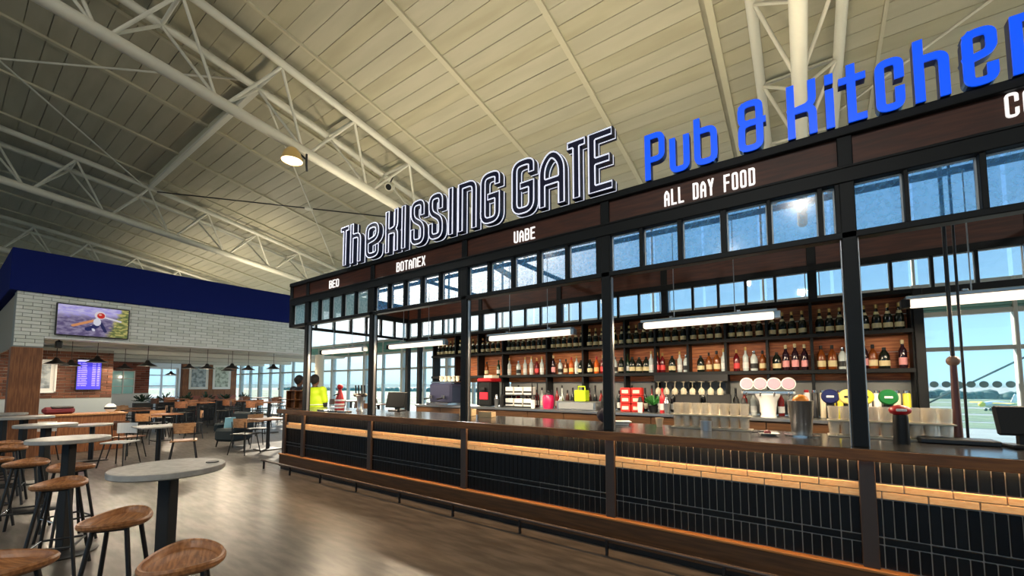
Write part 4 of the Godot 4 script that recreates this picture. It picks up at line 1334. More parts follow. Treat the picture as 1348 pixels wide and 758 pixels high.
func dining() -> void:
	# suspended ceiling of the dining corner
	var sc := struct("trim_1", span(S(), Vector3(-25.6, 2.66, -6.6), Vector3(-12.36, 2.72, -0.86)), M.plaster)
	part(sc, "soffit", span(S(), Vector3(-25.6, 2.66, -9.9), Vector3(-15.6, 2.72, -6.6)), M.plaster)
	for x in [-14.6, -17.4, -20.2, -23.0]:
		part(sc, "bulkhead", span(S(), Vector3(x - 0.2, 2.52, -9.9 if x < -15.6 else -6.6), Vector3(x + 0.2, 2.66, -0.86), 0.006), M.plaster)
	# brown brick wall with the flight board
	var bw := struct("wall_board", span(S(), Vector3(-16.3, 0, -2.94), Vector3(-16.02, 2.52, -0.9)), M.mortar)
	bricks_on(bw, Vector3(-16.01, 0, -2.94), 2, 2.03, 1.2, 2.45, 0.23, 0.078, M.brown_brick, Vector3.RIGHT, 170)
	part(bw, "dado", span(S(), Vector3(-16.0, 0.0, -2.94), Vector3(-15.98, 1.18, -0.9)), mat(rgb(150, 160, 164), 0.5))
	var fb := thing("flight_board", "blue departures screen on the brown brick wall", "screen", Vector3(-15.93, 1.83, -2.45), PI / 2)
	part(fb, "casing", box(S(), Vector3.ZERO, Vector3(0.5, 0.86, 0.06), 0.008), M.iron)
	part(fb, "display", box(S(), Vector3(0, -0.02, 0.032), Vector3(0.46, 0.76, 0.006)), glow(rgb(44, 40, 190), 0.8))
	part(fb, "header_strip", box(S(), Vector3(0, 0.37, 0.034), Vector3(0.46, 0.05, 0.006)), glow(rgb(200, 200, 240), 0.7))
	var st := S()
	for i in 13:
		for c in [[-0.19, 0.05], [-0.1, 0.09 + 0.05 * rng.randf()], [0.09, 0.07], [0.18, 0.05]]:
			box(st, Vector3(c[0], 0.3 - i * 0.05, 0.0365), Vector3(c[1], 0.016, 0.003))
	part(fb, "text_rows", st, glow(rgb(170, 160, 240), 0.7), true)
	var frames := func(at: Vector3, w: float, h: float, label: String, picture: Color) -> void:
		var f := thing("framed_picture", label, "picture", at, PI / 2, "framed pictures in the dining area")
		for e in [[0.0, h / 2 - 0.02, w, 0.04], [0.0, -h / 2 + 0.02, w, 0.04], [w / 2 - 0.02, 0.0, 0.04, h], [-w / 2 + 0.02, 0.0, 0.04, h]]:
			part(f, "frame", box(S(), Vector3(e[0], e[1], 0), Vector3(e[2], e[3], 0.04), 0.005), M.white)
		part(f, "mount", box(S(), Vector3(0, 0, -0.008), Vector3(w - 0.06, h - 0.06, 0.014)), M.white)
		part(f, "print", box(S(), Vector3(0, 0, 0.004), Vector3(w - 0.22, h - 0.24, 0.012)), grained([picture.darkened(0.25), picture, picture.lightened(0.3)], Vector3.ONE * 0.8, 0.4, 0.02, int(w * 100)))
	frames.call(Vector3(-15.95, 1.77, -1.55), 0.62, 0.86, "white framed grey picture on the brown brick wall left of the flight board", rgb(120, 134, 142))
	# red brick wall with an inner window
	var rw := struct("wall_red_brick", span(S(), Vector3(-24.3, 0, -5.62), Vector3(-24.02, 2.62, -2.5)), M.mortar)
	bricks_on(rw, Vector3(-24.01, 0, -5.62), 2, 1.3, 1.2, 2.6, 0.3, 0.1, M.red_brick, Vector3.RIGHT, 100)
	part(rw, "dado", span(S(), Vector3(-24.0, 0, -5.62), Vector3(-23.97, 1.18, -2.5)), M.white)
	var iw := struct_root("window_22")
	iw.position = Vector3(-23.9, 1.66, -4.72)
	for i in 3:
		part(iw, "mullion", box(S(), Vector3(0, 0, -0.36 + i * 0.36), Vector3(0.06, 1.02, 0.04), 0.006), M.white)
	for i in 4:
		part(iw, "transom", box(S(), Vector3(0, -0.49 + i * 0.327, 0), Vector3(0.05, 0.03, 0.74), 0.006), M.white)
	part(iw, "pane", box(S(), Vector3(-0.02, 0, 0), Vector3(0.01, 0.98, 0.72)), mat(rgb(150, 214, 214), 0.1))
	# wooden wall with two pictures beside the glass line
	var ww := struct("wall_wood", span(S(), Vector3(-25.98, 0, -9.75), Vector3(-25.72, 2.9, -7.3)), M.column_wood)
	for i in 9:
		part(ww, "plank", span(S(), Vector3(-25.73, 1.0, -9.72 + i * 0.268), Vector3(-25.69 + rng.randf() * 0.006, 2.86, -9.72 + i * 0.268 + 0.262), 0.004), M.column_wood)
	part(ww, "cornice", span(S(), Vector3(-25.74, 2.82, -9.75), Vector3(-25.64, 2.92, -7.3), 0.008), M.ply_dark)
	part(ww, "dado", span(S(), Vector3(-25.73, 0, -9.75), Vector3(-25.68, 1.0, -7.3)), mat(rgb(150, 86, 70), 0.7))
	frames.call(Vector3(-25.66, 1.98, -7.98), 0.84, 1.3, "left of the two tall white framed prints on the wooden wall, grey sea view", rgb(150, 164, 172))
	frames.call(Vector3(-25.66, 1.98, -9.02), 0.84, 1.3, "right of the two tall white framed prints on the wooden wall, pale green", rgb(176, 186, 170))
	# pendants
	var pl := [[-15.5, 2.05, -3.08], [-12.9, 2.05, -2.97], [-14.0, 2.05, -4.12], [-13.62, 2.05, -4.42], [-15.0, 2.05, -5.43], [-12.85, 2.05, -4.75], [-13.66, 2.05, -5.48], [-12.55, 2.06, -5.7], [-14.23, 2.05, -1.88], [-12.9, 2.1, -2.1], [-13.2, 2.05, -1.52], [-20.2, 2.0, -5.37]]
	var proto: Node3D = null
	for i in pl.size():
		var at := Vector3(pl[i][0], pl[i][1], pl[i][2])
		var label: String = "black cone pendant lamp in the dining area, " + ["third from the left", "right of the flight board", "left of the two framed prints", "in front of the left framed print", "between the prints and the first windows", "over the right framed print", "in front of the first airside window", "nearest the bar, before the second airside window", "just before the flight board", "at the flight board's upper right corner", "farthest left by the grey picture", "smallest one, far back by the red wall"][i]
		if proto == null:
			proto = thing("pendant_lamp", label, "lamp", at, 0.0, "black pendants in the dining area")
			part(proto, "shade", lathe(S(), [Vector2(0.19, -0.05), Vector2(0.185, -0.045), Vector2(0.06, 0.03), Vector2(0.03, 0.09), Vector2(0.0, 0.1), Vector2(0.0, 0.085), Vector2(0.05, 0.02), Vector2(0.18, -0.052), Vector2(0.19, -0.05)], 28), M.iron)
			part(proto, "bulb", ball(S(), Vector3(0, -0.01, 0), 0.035, 12), glow(rgb(255, 226, 180), 2.0))
			part(proto, "cord", cyl(S(), Vector3(0, 0.09, 0), Vector3(0, 0.6, 0), 0.006, 0.006, 6), M.iron)
			shine(OmniLight3D.new(), "pendant_light", Vector3(0, -0.07, 0), Color(1.0, 0.92, 0.8), 1.1, 0.03, proto)
		else:
			dup(proto, label, at)
	# furniture
	low_table(Vector3(-10.49, 0, -2.65), "small grey table between the white chair and the tan plywood chair", 0.74, M.grey_top)
	chair(Vector3(-10.78, 0, -2.15), 0.75, "white dining chair with black legs at the small grey table", M.white, M.white)
	chair(Vector3(-10.1, 0, -2.95), -1.9, "tan plywood dining chair turned towards the small grey table", M.ply, M.ply)
	low_table(Vector3(-12.0, 0, -1.95), "grey table in front of the wooden booth", 0.74, M.grey_top, false)
	chair(Vector3(-11.75, 0, -2.45), -2.6, "brown plywood dining chair beside the grey table by the booth", M.ply_dark, M.ply_dark)
	chair(Vector3(-12.5, 0, -1.3), 1.2, "white dining chair pushed up beside the brown column", M.white, M.white)
	var bo := thing("booth_counter", "low brown wooden counter with dark items below the flight board", "counter", Vector3(-14.0, 0, -1.9))
	part(bo, "front", span(S(), Vector3(-0.3, 0, -0.9), Vector3(0.3, 0.84, 1.0), 0.006), M.column_wood)
	part(bo, "top", span(S(), Vector3(-0.33, 0.84, -0.93), Vector3(0.33, 0.88, 1.03), 0.006), M.ply)
	var bag := thing("dark_bag", "dark red and black bag lying on the wooden booth counter", "bag", Vector3(-14.0, 0.88, -1.7))
	part(bag, "body", box(S(), Vector3(0, 0.08, 0), Vector3(0.3, 0.16, 0.5), 0.05), mat(rgb(90, 22, 34), 0.8))
	part(bag, "flap", box(S(), Vector3(0.02, 0.15, -0.05), Vector3(0.26, 0.05, 0.36), 0.02), M.iron)
	var sp := thing("white_speaker", "white and black rounded object standing at the end of the booth counter", "appliance", Vector3(-13.9, 0.88, -2.55))
	part(sp, "casing", ball(S(), Vector3(0, 0.11, 0), 0.11, 16, 1.0), M.white)
	part(sp, "band", lathe(S(), [Vector2(0.108, 0.08), Vector2(0.115, 0.08), Vector2(0.115, 0.13), Vector2(0.108, 0.13)], 20), M.iron)
	# rows of tables farther in
	var rows := [[-13.1, -8.6, 1], [-15.2, -8.4, 1], [-17.4, -8.6, 1], [-19.6, -8.3, 1], [-14.3, -6.4, 1], [-16.5, -6.5, 1], [-18.7, -6.4, 1], [-20.3, -5.6, 1], [-16.0, -5.0, 1], [-10.2, -7.6, 1], [-14.7, -3.8, 0], [-17.7, -3.9, 0], [-10.6, -4.75, 0], [-19.4, -4.2, 0], [-21.2, -3.4, 0]]
	var t_low: Node3D = null
	var t_high: Node3D = null
	var c_low: Node3D = null
	var c_high: Node3D = null
	rows.sort_custom(func(p, q): return p[0] > q[0])
	var count := [0, 0]
	for r in rows:
		var at := Vector3(r[0], 0, r[1])
		count[r[2]] += 1
		var which := nth(count[r[2]])
		if r[2] == 0:
			var lb := which + " low brown table in the dining area counted from the bar"
			if t_low == null:
				t_low = low_table(at, lb, 0.74, M.ply_dark)
			else:
				dup(t_low, lb, at)
		else:
			var lb := which + " tall brown table before the far windows counted from the bar"
			if t_high == null:
				t_high = low_table(at, lb, 1.0, M.ply_dark)
			else:
				dup(t_high, lb, at)
		for k in 3:
			var a := 0.6 + k * 2.1 + rng.randf_range(-0.2, 0.2)
			var q := at + Vector3(sin(a), 0, cos(a)) * 0.68
			var side: String = ["bar", "window", "hall"][k]
			var lb := ("plywood chair on the %s side of the %s low brown table counted from the bar" if r[2] == 0 else "tall brown chair on the %s side of the %s tall table counted from the bar") % [side, which]
			if r[2] == 0:
				if c_low == null:
					c_low = chair(q, a + PI, lb, M.iron, M.ply)
				else:
					dup(c_low, lb, q, a + PI)
			elif c_high == null:
				c_high = chair(q, a + PI, lb, M.iron, M.ply_dark, 0.25)
			else:
				dup(c_high, lb, q, a + PI)
	var ar := thing("dark_armchair", "dark teal padded armchair near the bar's far end with a pale sheet on it", "chair", Vector3(-11.9, 0, -4.5), 0.4)
	var teal := mat(rgb(24, 40, 46), 0.8)
	part(ar, "seat", box(S(), Vector3(0, 0.3, 0), Vector3(0.6, 0.32, 0.6), 0.06), teal)
	part(ar, "backrest", box(S(), Vector3(0, 0.6, -0.28), Vector3(0.62, 0.5, 0.14), 0.05), teal)
	for s in [-1.0, 1.0]:
		part(ar, "arm", box(S(), Vector3(s * 0.3, 0.48, 0), Vector3(0.1, 0.2, 0.56), 0.04), teal)
	for s in [[-1, -1], [1, -1], [-1, 1], [1, 1]]:
		part(ar, "leg", cyl(S(), Vector3(s[0] * 0.25, 0, s[1] * 0.25), Vector3(s[0] * 0.23, 0.15, s[1] * 0.23), 0.015, 0.02, 8), M.iron)
	var sh := part(self, numbered("paper_menu"), box(S(), Vector3(-11.62, 0.62, -4.3), Vector3(0.02, 0.26, 0.22), 0.0, Basis(Vector3.BACK, -0.25)), mat(rgb(150, 206, 226), 0.5))
	tag(sh, "pale blue menu sheet propped on the dark teal armchair", "menu")
	for i in 6:   # plants on the low divider at the back
		var p := thing("leafy_plant", nth(i + 1) + " dark leafy plant on the divider below the far left windows", "plant", Vector3(-21.6, 0.0, -4.9 - i * 0.72), 0.0, "plants on the divider")
		part(p, "planter", box(S(), Vector3(0, 0.42, 0), Vector3(0.3, 0.84, 0.58), 0.01), M.iron)
		var lf := S()
		for k in 46:
			var d := Vector3(rng.randf_range(-1, 1), rng.randf_range(0.1, 1.2), rng.randf_range(-1, 1)).normalized()
			box(lf, Vector3(0, 0.86, 0) + d * rng.randf_range(0.1, 0.34), Vector3(0.05, 0.004, 0.15), 0.0, Basis.looking_at(d + Vector3(0, 0.01, 0), Vector3(0.3, 1, 0.2)))
		part(p, "foliage", lf, mat(rgb(30, 58, 40), 0.6))

# ---------------------------------------------------------------- things on the bar top
func tumbler_mesh() -> ArrayMesh:
	return lathe(S(), [Vector2(0, 0.004), Vector2(0.028, 0.0), Vector2(0.034, 0.006), Vector2(0.04, 0.115), Vector2(0.037, 0.115), Vector2(0.031, 0.012), Vector2(0, 0.012)], 14).commit()

func counter_things() -> void:
	var y := 1.1
	# menu stand at the far end of the bar
	var ms := thing("menu_stand", "brown wooden pigeonhole stand at the far end of the bar top", "stand", Vector3(-7.8, y, -3.98), 0.5)
	part(ms, "back", box(S(), Vector3(0, 0.17, -0.06), Vector3(0.34, 0.34, 0.012)), M.ply_dark)
	for s in [-1.0, 0.0, 1.0]:
		part(ms, "side", box(S(), Vector3(s * 0.165, 0.17, 0), Vector3(0.014, 0.34, 0.13), 0.003), M.counter_edge)
	for h in [0.01, 0.17, 0.335]:
		part(ms, "shelf_board", box(S(), Vector3(0, h, 0), Vector3(0.34, 0.014, 0.13), 0.003), M.counter_edge)
	# red bottle-shaped beer font
	var rf := thing("red_beer_font", "red and white bottle-shaped beer font near the bar's far end", "beer font", Vector3(-6.5, y, -4.05))
	part(rf, "body", lathe(S(), [Vector2(0, 0), Vector2(0.075, 0), Vector2(0.08, 0.02), Vector2(0.078, 0.16), Vector2(0.06, 0.24), Vector2(0.03, 0.34), Vector2(0.03, 0.36), Vector2(0, 0.36)], 20), M.red)
	part(rf, "badge", ball(S(), Vector3(0, 0.41, 0), 0.05, 14), M.red)
	for h in [0.05, 0.1, 0.17]:
		part(rf, "label_band", lathe(S(), [Vector2(0.079, h), Vector2(0.0815, h), Vector2(0.0805, h + 0.03), Vector2(0.078, h + 0.03)], 20), M.white)
	part(rf, "tap", cyl(S(), Vector3(0.02, 0.3, 0.03), Vector3(0.02, 0.27, 0.12), 0.012, 0.01, 8), M.iron)
	var gt := thing("grey_beer_tower", "grey metal beer tower with upright handles beside the red font", "beer tower", Vector3(-6.28, y, -4.3))
	part(gt, "column", lathe(S(), [Vector2(0, 0), Vector2(0.07, 0), Vector2(0.05, 0.03), Vector2(0.055, 0.22), Vector2(0.08, 0.26), Vector2(0, 0.28)], 18), M.inox)
	part(gt, "cross_bar", box(S(), Vector3(0, 0.27, 0), Vector3(0.34, 0.06, 0.07), 0.02), mat(rgb(90, 84, 70), 0.4, 0.6))
	for i in 4:
		part(gt, "handle", cyl(S(), Vector3(-0.13 + i * 0.085, 0.3, 0), Vector3(-0.13 + i * 0.085, 0.44, 0.01), 0.011, 0.014, 8), M.iron)
	for i in 3:
		var q := thing("drip_tray", "shallow steel drip tray on the bar top, " + ["left of the three by the red font", "middle of the three by the red font", "right of the three by the grey tower"][i], "tray", Vector3(-6.75 + i * 0.3, y, -3.92))
		part(q, "tray", box(S(), Vector3(0, 0.012, 0), Vector3(0.22, 0.024, 0.14), 0.006), M.chrome)
	# till screens seen from behind
	var till := func(at: Vector3, turn: float, label: String, w: float) -> void:
		var t := thing("till_screen", label, "till", at, turn)
		part(t, "screen", box(S(), Vector3(0, 0.19, 0), Vector3(w, w * 0.62, 0.035), 0.012, Basis(Vector3.RIGHT, -0.25)), M.black_rough)
		part(t, "neck", box(S(), Vector3(0, 0.08, -0.03), Vector3(0.09, 0.16, 0.06), 0.012), M.iron)
		part(t, "foot", box(S(), Vector3(0, 0.012, -0.02), Vector3(0.24, 0.024, 0.2), 0.008), M.iron)
	till.call(Vector3(-5.72, y, -4.62), 0.1, "wide black till screen under the second tube lamp", 0.44)
	till.call(Vector3(1.27, y, -4.45), 0.2, "black till screen at the right edge of the bar top", 0.34)
	till.call(Vector3(-1.35, y + 0.04, -6.2), 0.0, "dark till screen on the back counter under the hanging glasses", 0.34)
	till.call(Vector3(-0.95, y + 0.04, -6.2), 0.2, "second dark till screen, right of the one under the hanging glasses", 0.3)
	var tr := thing("black_tray", "flat black tray on the bar top before the airfield window", "tray", Vector3(0.92, y, -4.5))
	part(tr, "tray", box(S(), Vector3(0, 0.02, 0), Vector3(0.42, 0.04, 0.2), 0.008), M.iron)
	# steel ice bucket with an orange lid
	var ib := thing("ice_bucket", "tall brushed steel bucket with orange fruit on the bar top", "bucket", Vector3(-0.03, y, -4.42))
	part(ib, "foot_ring", lathe(S(), [Vector2(0, 0), Vector2(0.13, 0), Vector2(0.13, 0.01), Vector2(0.075, 0.018), Vector2(0, 0.018)], 32), M.chrome)
	part(ib, "body", lathe(S(), [Vector2(0.07, 0.015), Vector2(0.075, 0.03), Vector2(0.095, 0.3), Vector2(0.099, 0.305), Vector2(0.09, 0.305), Vector2(0.07, 0.03), Vector2(0, 0.03)], 36), M.inox)
	part(ib, "fruit", ball(S(), Vector3(0.0, 0.305, 0), 0.06, 14, 0.9), mat(rgb(226, 132, 20), 0.4))
	# black font with red dome
	var bf := thing("black_beer_font", "black cylindrical beer font with a glossy red dome", "beer font", Vector3(0.585, y, -4.25))
	part(bf, "column", lathe(S(), [Vector2(0, 0), Vector2(0.05, 0), Vector2(0.048, 0.02), Vector2(0.045, 0.2), Vector2(0.04, 0.22), Vector2(0, 0.22)], 24), M.black)
	part(bf, "dome", ball(S(), Vector3(0, 0.25, 0), 0.066, 20, 0.62), M.red)
	part(bf, "emblem", box(S(), Vector3(0.0, 0.255, 0.062), Vector3(0.06, 0.02, 0.012), 0.004), M.white)
	# service poles
	var pole := thing("service_pole", "slender reddish pole with a round knob rising from the bar top to the lamp rail", "pole", Vector3(0.96, y, -4.62))
	part(pole, "lower_tube", cyl(S(), Vector3.ZERO, Vector3(0, 0.6, 0), 0.028, 0.02, 14), mat(rgb(92, 52, 48), 0.4))
	part(pole, "upper_tube", cyl(S(), Vector3(0, 0.62, 0), Vector3(0, 2.3, 0), 0.013, 0.013, 10), M.iron)
	part(pole, "knob", ball(S(), Vector3(0, 0.63, 0), 0.042, 14), mat(rgb(140, 110, 92), 0.4))
	tag(part(self, numbered("black_pole"), cyl(S(), Vector3(1.02, y, -4.66), Vector3(1.02, 3.4, -4.66), 0.009, 0.009, 8), M.iron), "thin black pole just right of the reddish pole", "pole")
	# glasses stacked upside down in two tiers
	var g := glass(rgb(216, 206, 186), 0.3, 0.06)
	var tm := tumbler_mesh()
	var spots := []
	for tier in 2:
		for i in 9:
			for j in 2:
				spots.append([Vector3(0.2 + i * 0.086, y + 0.012 + tier * 0.13, -4.56 - j * 0.09), "clear tumbler, %s from the left in the %s %s row beside the black beer font" % [nth(i + 1), ["lower", "upper"][tier], ["front", "rear"][j]]])
		for i in 8:
			for j in 2:
				spots.append([Vector3(-1.1 + i * 0.088, y + 0.012 + tier * 0.13, -4.56 - j * 0.09), "clear tumbler, %s from the left in the %s %s row left of the steel bucket" % [nth(i + 1), ["lower", "upper"][tier], ["front", "rear"][j]]])
	var proto: MeshInstance3D = null
	for s in spots:
		if proto == null:
			proto = part(self, numbered("tumbler"), tm, g)
			tag(proto, s[1], "glass", "tumblers stacked on the bar top")
			proto.position = s[0]
		else:
			var c: MeshInstance3D = proto.duplicate()
			c.name = numbered("tumbler")
			add_child(c, true)
			c.position = s[0]
			c.set_meta("label", s[1])
	for e in [[0.545, 0.78, "beside the black beer font"], [-0.79, 0.74, "left of the steel bucket"]]:
		for t in 2:
			var m := thing("glass_mat", ["lower", "upper"][t] + " clear mat under the tumblers " + e[2], "mat", Vector3(e[0], y + t * 0.13, -4.605))
			part(m, "mat", box(S(), Vector3(0, 0.006 - (0.001 if t else 0.0), 0), Vector3(e[1], 0.011, 0.19), 0.002), mat(rgb(176, 168, 150), 0.4))
	var pj := part(self, numbered("steel_jug"), lathe(S(), [Vector2(0, 0), Vector2(0.05, 0), Vector2(0.052, 0.09), Vector2(0.047, 0.09), Vector2(0.045, 0.01), Vector2(0, 0.01)], 20, Vector3(-0.8, y, -4.42)), mat(rgb(150, 158, 166), 0.3, 0.5))
	tag(pj, "squat grey metal jug in front of the left tumblers", "jug")
	var pc := part(self, numbered("paper_cup"), lathe(S(), [Vector2(0, 0), Vector2(0.028, 0), Vector2(0.042, 0.095), Vector2(0.039, 0.095), Vector2(0.026, 0.006), Vector2(0, 0.006)], 18, Vector3(-1.27, y, -4.5)), mat(rgb(214, 190, 156), 0.7))
	tag(pc, "small pale cup on the bar top below the plant", "cup")
	var pt := thing("plate", "white saucer with a dark scoop on the bar top beside the steel bucket", "plate", Vector3(-0.27, y, -4.3))
	part(pt, "dish", lathe(S(), [Vector2(0, 0), Vector2(0.05, 0), Vector2(0.085, 0.02), Vector2(0.08, 0.022), Vector2(0.04, 0.008), Vector2(0, 0.008)], 24), M.white)
	part(pt, "scoop", ball(S(), Vector3(-0.01, 0.025, 0), 0.03, 12, 0.7), mat(rgb(120, 40, 50), 0.5))
	part(pt, "handle", cyl(S(), Vector3(-0.03, 0.03, 0.0), Vector3(-0.13, 0.02, 0.03), 0.008, 0.006, 8), M.iron)
	var np := thing("newspaper_pile", "small slanted pile of papers on the bar top near the plant", "papers", Vector3(-1.72, y, -4.5), 0.3)
	for i in 3:
		part(np, "sheet", box(S(), Vector3(0.01 * i, 0.008 + i * 0.013, 0), Vector3(0.22, 0.012, 0.14), 0.002, Basis(Vector3.UP, i * 0.12)), M.grey if i % 2 else M.white)
	var bl := thing("dark_bundle", "dark folded bundle beside the fourth black post", "bundle", Vector3(-1.9, y, -4.55), 0.4)
	part(bl, "cloth", ball(S(), Vector3(0, 0.09, 0), 0.1, 14, 0.85), mat(rgb(38, 30, 44), 0.9))
	part(bl, "fold", ball(S(), Vector3(0.06, 0.13, 0.02), 0.055, 12, 0.8), mat(rgb(52, 42, 56), 0.9))
	for e in [[-3.98, "left of the two cardboard boxes on the bar top by the third post", 0.14], [-3.62, "right of the two cardboard boxes on the bar top by the third post", 0.1]]:
		var c := thing("cardboard_box", e[1], "box", Vector3(e[0], y, -4.5), 0.2)
		part(c, "carton", box(S(), Vector3(0, e[2] * 0.35, 0), Vector3(0.2, e[2] * 0.7, 0.14), 0.004), mat(rgb(196, 168, 128), 0.8))
		part(c, "flap", box(S(), Vector3(0, e[2] * 0.72, 0.04), Vector3(0.2, 0.008, 0.06), 0.002), mat(rgb(178, 148, 108), 0.8))

# ---------------------------------------------------------------- things along the back counter
func back_things() -> void:
	var bc := thing("back_counter", "low brown wooden back counter under the bottle shelves", "counter", Vector3.ZERO)
	part(bc, "carcass", span(S(), Vector3(-6.7, 0, -6.6), Vector3(1.02, 1.1, -5.96)), M.iron)
	for i in 11:
		part(bc, "door", span(S(), Vector3(-6.69 + i * 0.7, 0.08, -5.96), Vector3(-6.69 + i * 0.7 + 0.69, 1.09, -5.94), 0.004), M.plinth)
	part(bc, "worktop", span(S(), Vector3(-6.72, 1.1, -6.62), Vector3(1.04, 1.14, -5.92), 0.005), M.inox)
	var y := 1.14
	var z := -6.15
	var coffee := thing("coffee_machine", "dark blue and steel coffee machine at the left end of the back counter", "coffee machine", Vector3(-5.95, y, z + 0.06))
	part(coffee, "body", box(S(), Vector3(0, 0.24, 0), Vector3(0.62, 0.4, 0.44), 0.04), mat(rgb(38, 40, 62), 0.35))
	part(coffee, "cup_rail", box(S(), Vector3(0, 0.46, 0), Vector3(0.58, 0.03, 0.38), 0.01), M.chrome)
	part(coffee, "tray", box(S(), Vector3(0, 0.03, 0.1), Vector3(0.6, 0.06, 0.4), 0.01), M.chrome)
	for s in [-0.17, 0.17]:
		part(coffee, "group_head", cyl(S(), Vector3(s, 0.2, 0.28), Vector3(s, 0.14, 0.28), 0.04, 0.035, 14), M.chrome)
		part(coffee, "portafilter", cyl(S(), Vector3(s, 0.15, 0.3), Vector3(s, 0.13, 0.46), 0.014, 0.018, 10), M.iron)
	for i in 5:
		var cup := thing("cup_stack", nth(i + 1) + " stack of cream cups from the left on the coffee machine", "cups", Vector3(-6.18 + i * 0.115, y + 0.475, z), 0.0, "cup stacks on the coffee machine")
		for k in 2:
			part(cup, "cup", lathe(S(), [Vector2(0.028, 0.005 + k * 0.055), Vector2(0.045, 0.06 + k * 0.055), Vector2(0.042, 0.06 + k * 0.055), Vector2(0.026, 0.01 + k * 0.055), Vector2(0, 0.01 + k * 0.055)], 16), M.cream)
	var gr := thing("coffee_grinder", "black grinder with a red top and a red panel on the back counter", "grinder", Vector3(-4.9, y, z))
	part(gr, "body", box(S(), Vector3(0, 0.24, 0), Vector3(0.3, 0.46, 0.32), 0.03), M.black)
	part(gr, "red_top", box(S(), Vector3(0, 0.5, 0), Vector3(0.34, 0.07, 0.34), 0.02), M.red)
	part(gr, "red_panel", box(S(), Vector3(0, 0.2, 0.165), Vector3(0.2, 0.14, 0.02), 0.01), mat(rgb(206, 40, 60), 0.35))
	part(gr, "spout", box(S(), Vector3(0, 0.33, 0.18), Vector3(0.1, 0.06, 0.06), 0.01), M.iron)
	part(gr, "paper_stack", box(S(), Vector3(0.05, 0.56, 0), Vector3(0.2, 0.06, 0.22), 0.008), M.cream)
	for i in 6:
		var c := thing("white_carton", ["lower", "upper"][i / 3] + " " + ["left", "middle", "right"][i % 3] + " white carton on the dark rack beside the red-topped grinder", "carton", Vector3(-4.42 + (i % 3) * 0.2, y + 0.02 + (i / 3) * 0.21, z - 0.05), 0.0, "white cartons beside the grinder")
		part(c, "box", box(S(), Vector3(0, 0.07, 0), Vector3(0.17, 0.14, 0.14), 0.006), M.white)
		part(c, "band", box(S(), Vector3(0, 0.05, 0.0705), Vector3(0.17, 0.03, 0.002)), M.iron)
	var rk := thing("carton_rack", "small dark two-tier rack holding white cartons", "rack", Vector3(-4.22, y, z - 0.05))
	for h in [0.009, 0.219]:
		part(rk, "tier", box(S(), Vector3(0, h, 0), Vector3(0.64, 0.016, 0.2), 0.003), M.iron)
	for s in [[-1, -1], [1, -1], [-1, 1], [1, 1]]:
		part(rk, "upright", box(S(), Vector3(s[0] * 0.312, 0.22, s[1] * 0.09), Vector3(0.014, 0.44, 0.014)), M.iron)
	var pot := thing("magenta_pot", "magenta pot with a black lid on the back counter", "pot", Vector3(-3.6, y, z))
	part(pot, "pot", lathe(S(), [Vector2(0, 0), Vector2(0.08, 0), Vector2(0.1, 0.06), Vector2(0.1, 0.2), Vector2(0.07, 0.24), Vector2(0, 0.24)], 20), mat(rgb(196, 22, 82), 0.35))
	part(pot, "lid", lathe(S(), [Vector2(0.075, 0.235), Vector2(0.07, 0.27), Vector2(0.02, 0.28), Vector2(0.015, 0.31), Vector2(0, 0.31)], 18), M.iron)
	var lm := thing("lime_caddy", "lime green caddy on the back counter beside dark machines", "caddy", Vector3(-2.97, y + 0.14, z))
	part(lm, "box", box(S(), Vector3(0, 0.09, 0), Vector3(0.2, 0.18, 0.16), 0.012), M.lime)
	part(lm, "handle", tube(S(), [Vector3(-0.06, 0.17, 0), Vector3(-0.06, 0.24, 0), Vector3(0.06, 0.24, 0), Vector3(0.06, 0.17, 0)], 0.012, 8), M.lime)
	var wr := thing("steel_cabinet", "low steel cabinet under the lime green caddy", "cabinet", Vector3(-3.0, y, z))
	part(wr, "body", box(S(), Vector3(0, 0.07, 0), Vector3(0.7, 0.14, 0.34), 0.01), M.inox)
	part(wr, "door", box(S(), Vector3(0, 0.07, 0.172), Vector3(0.62, 0.1, 0.01), 0.004), M.grey)
	for i in 6:
		var b := thing("red_packet", ["bottom", "middle", "top"][i / 2] + ["left", "right"][i % 2].insert(0, " ") + " red packet in the stacked pile beside the small plant", "packet", Vector3(-2.22 + (i % 2) * 0.17, y + (i / 2) * 0.122, z), 0.0, "red packets on the back counter")
		part(b, "packet", box(S(), Vector3(0, 0.06, 0), Vector3(0.155, 0.118, 0.13), 0.01), mat(rgb(196, 44, 36), 0.45))
		part(b, "print", box(S(), Vector3(0, 0.06, 0.066), Vector3(0.1, 0.05, 0.002)), mat(rgb(240, 214, 196), 0.5))
	var pl := thing("small_plant", "small green plant in a pot on the back counter", "plant", Vector3(-1.82, y, z))
	part(pl, "pot", lathe(S(), [Vector2(0, 0), Vector2(0.05, 0), Vector2(0.07, 0.1), Vector2(0.06, 0.1), Vector2(0, 0.08)], 18), M.black)
	var lf := S()
	for k in 40:
		var d := Vector3(rng.randf_range(-1, 1), rng.randf_range(0.3, 1.3), rng.randf_range(-1, 1)).normalized()
		box(lf, Vector3(0, 0.1, 0) + d * 0.09, Vector3(0.022, 0.003, 0.13), 0.0, Basis.looking_at(d, Vector3(0.3, 1, 0.2)))
	part(pl, "leaves", lf, mat(rgb(52, 128, 52), 0.5))
	bottle("sauce_bottle", "red bottle with a white label right of the small green plant", "", Vector3(-1.68, y, z + 0.02), 0.04, 0.22, 0.014, 0.36, M.red, M.white, M.red)
	# glass hanger under the second shelf
	var hg := thing("glass_hanger", "steel hanger rack for stem glasses under the second shelf", "rack", Vector3.ZERO)
	var gl := glass(rgb(226, 216, 190), 0.4, 0.08)
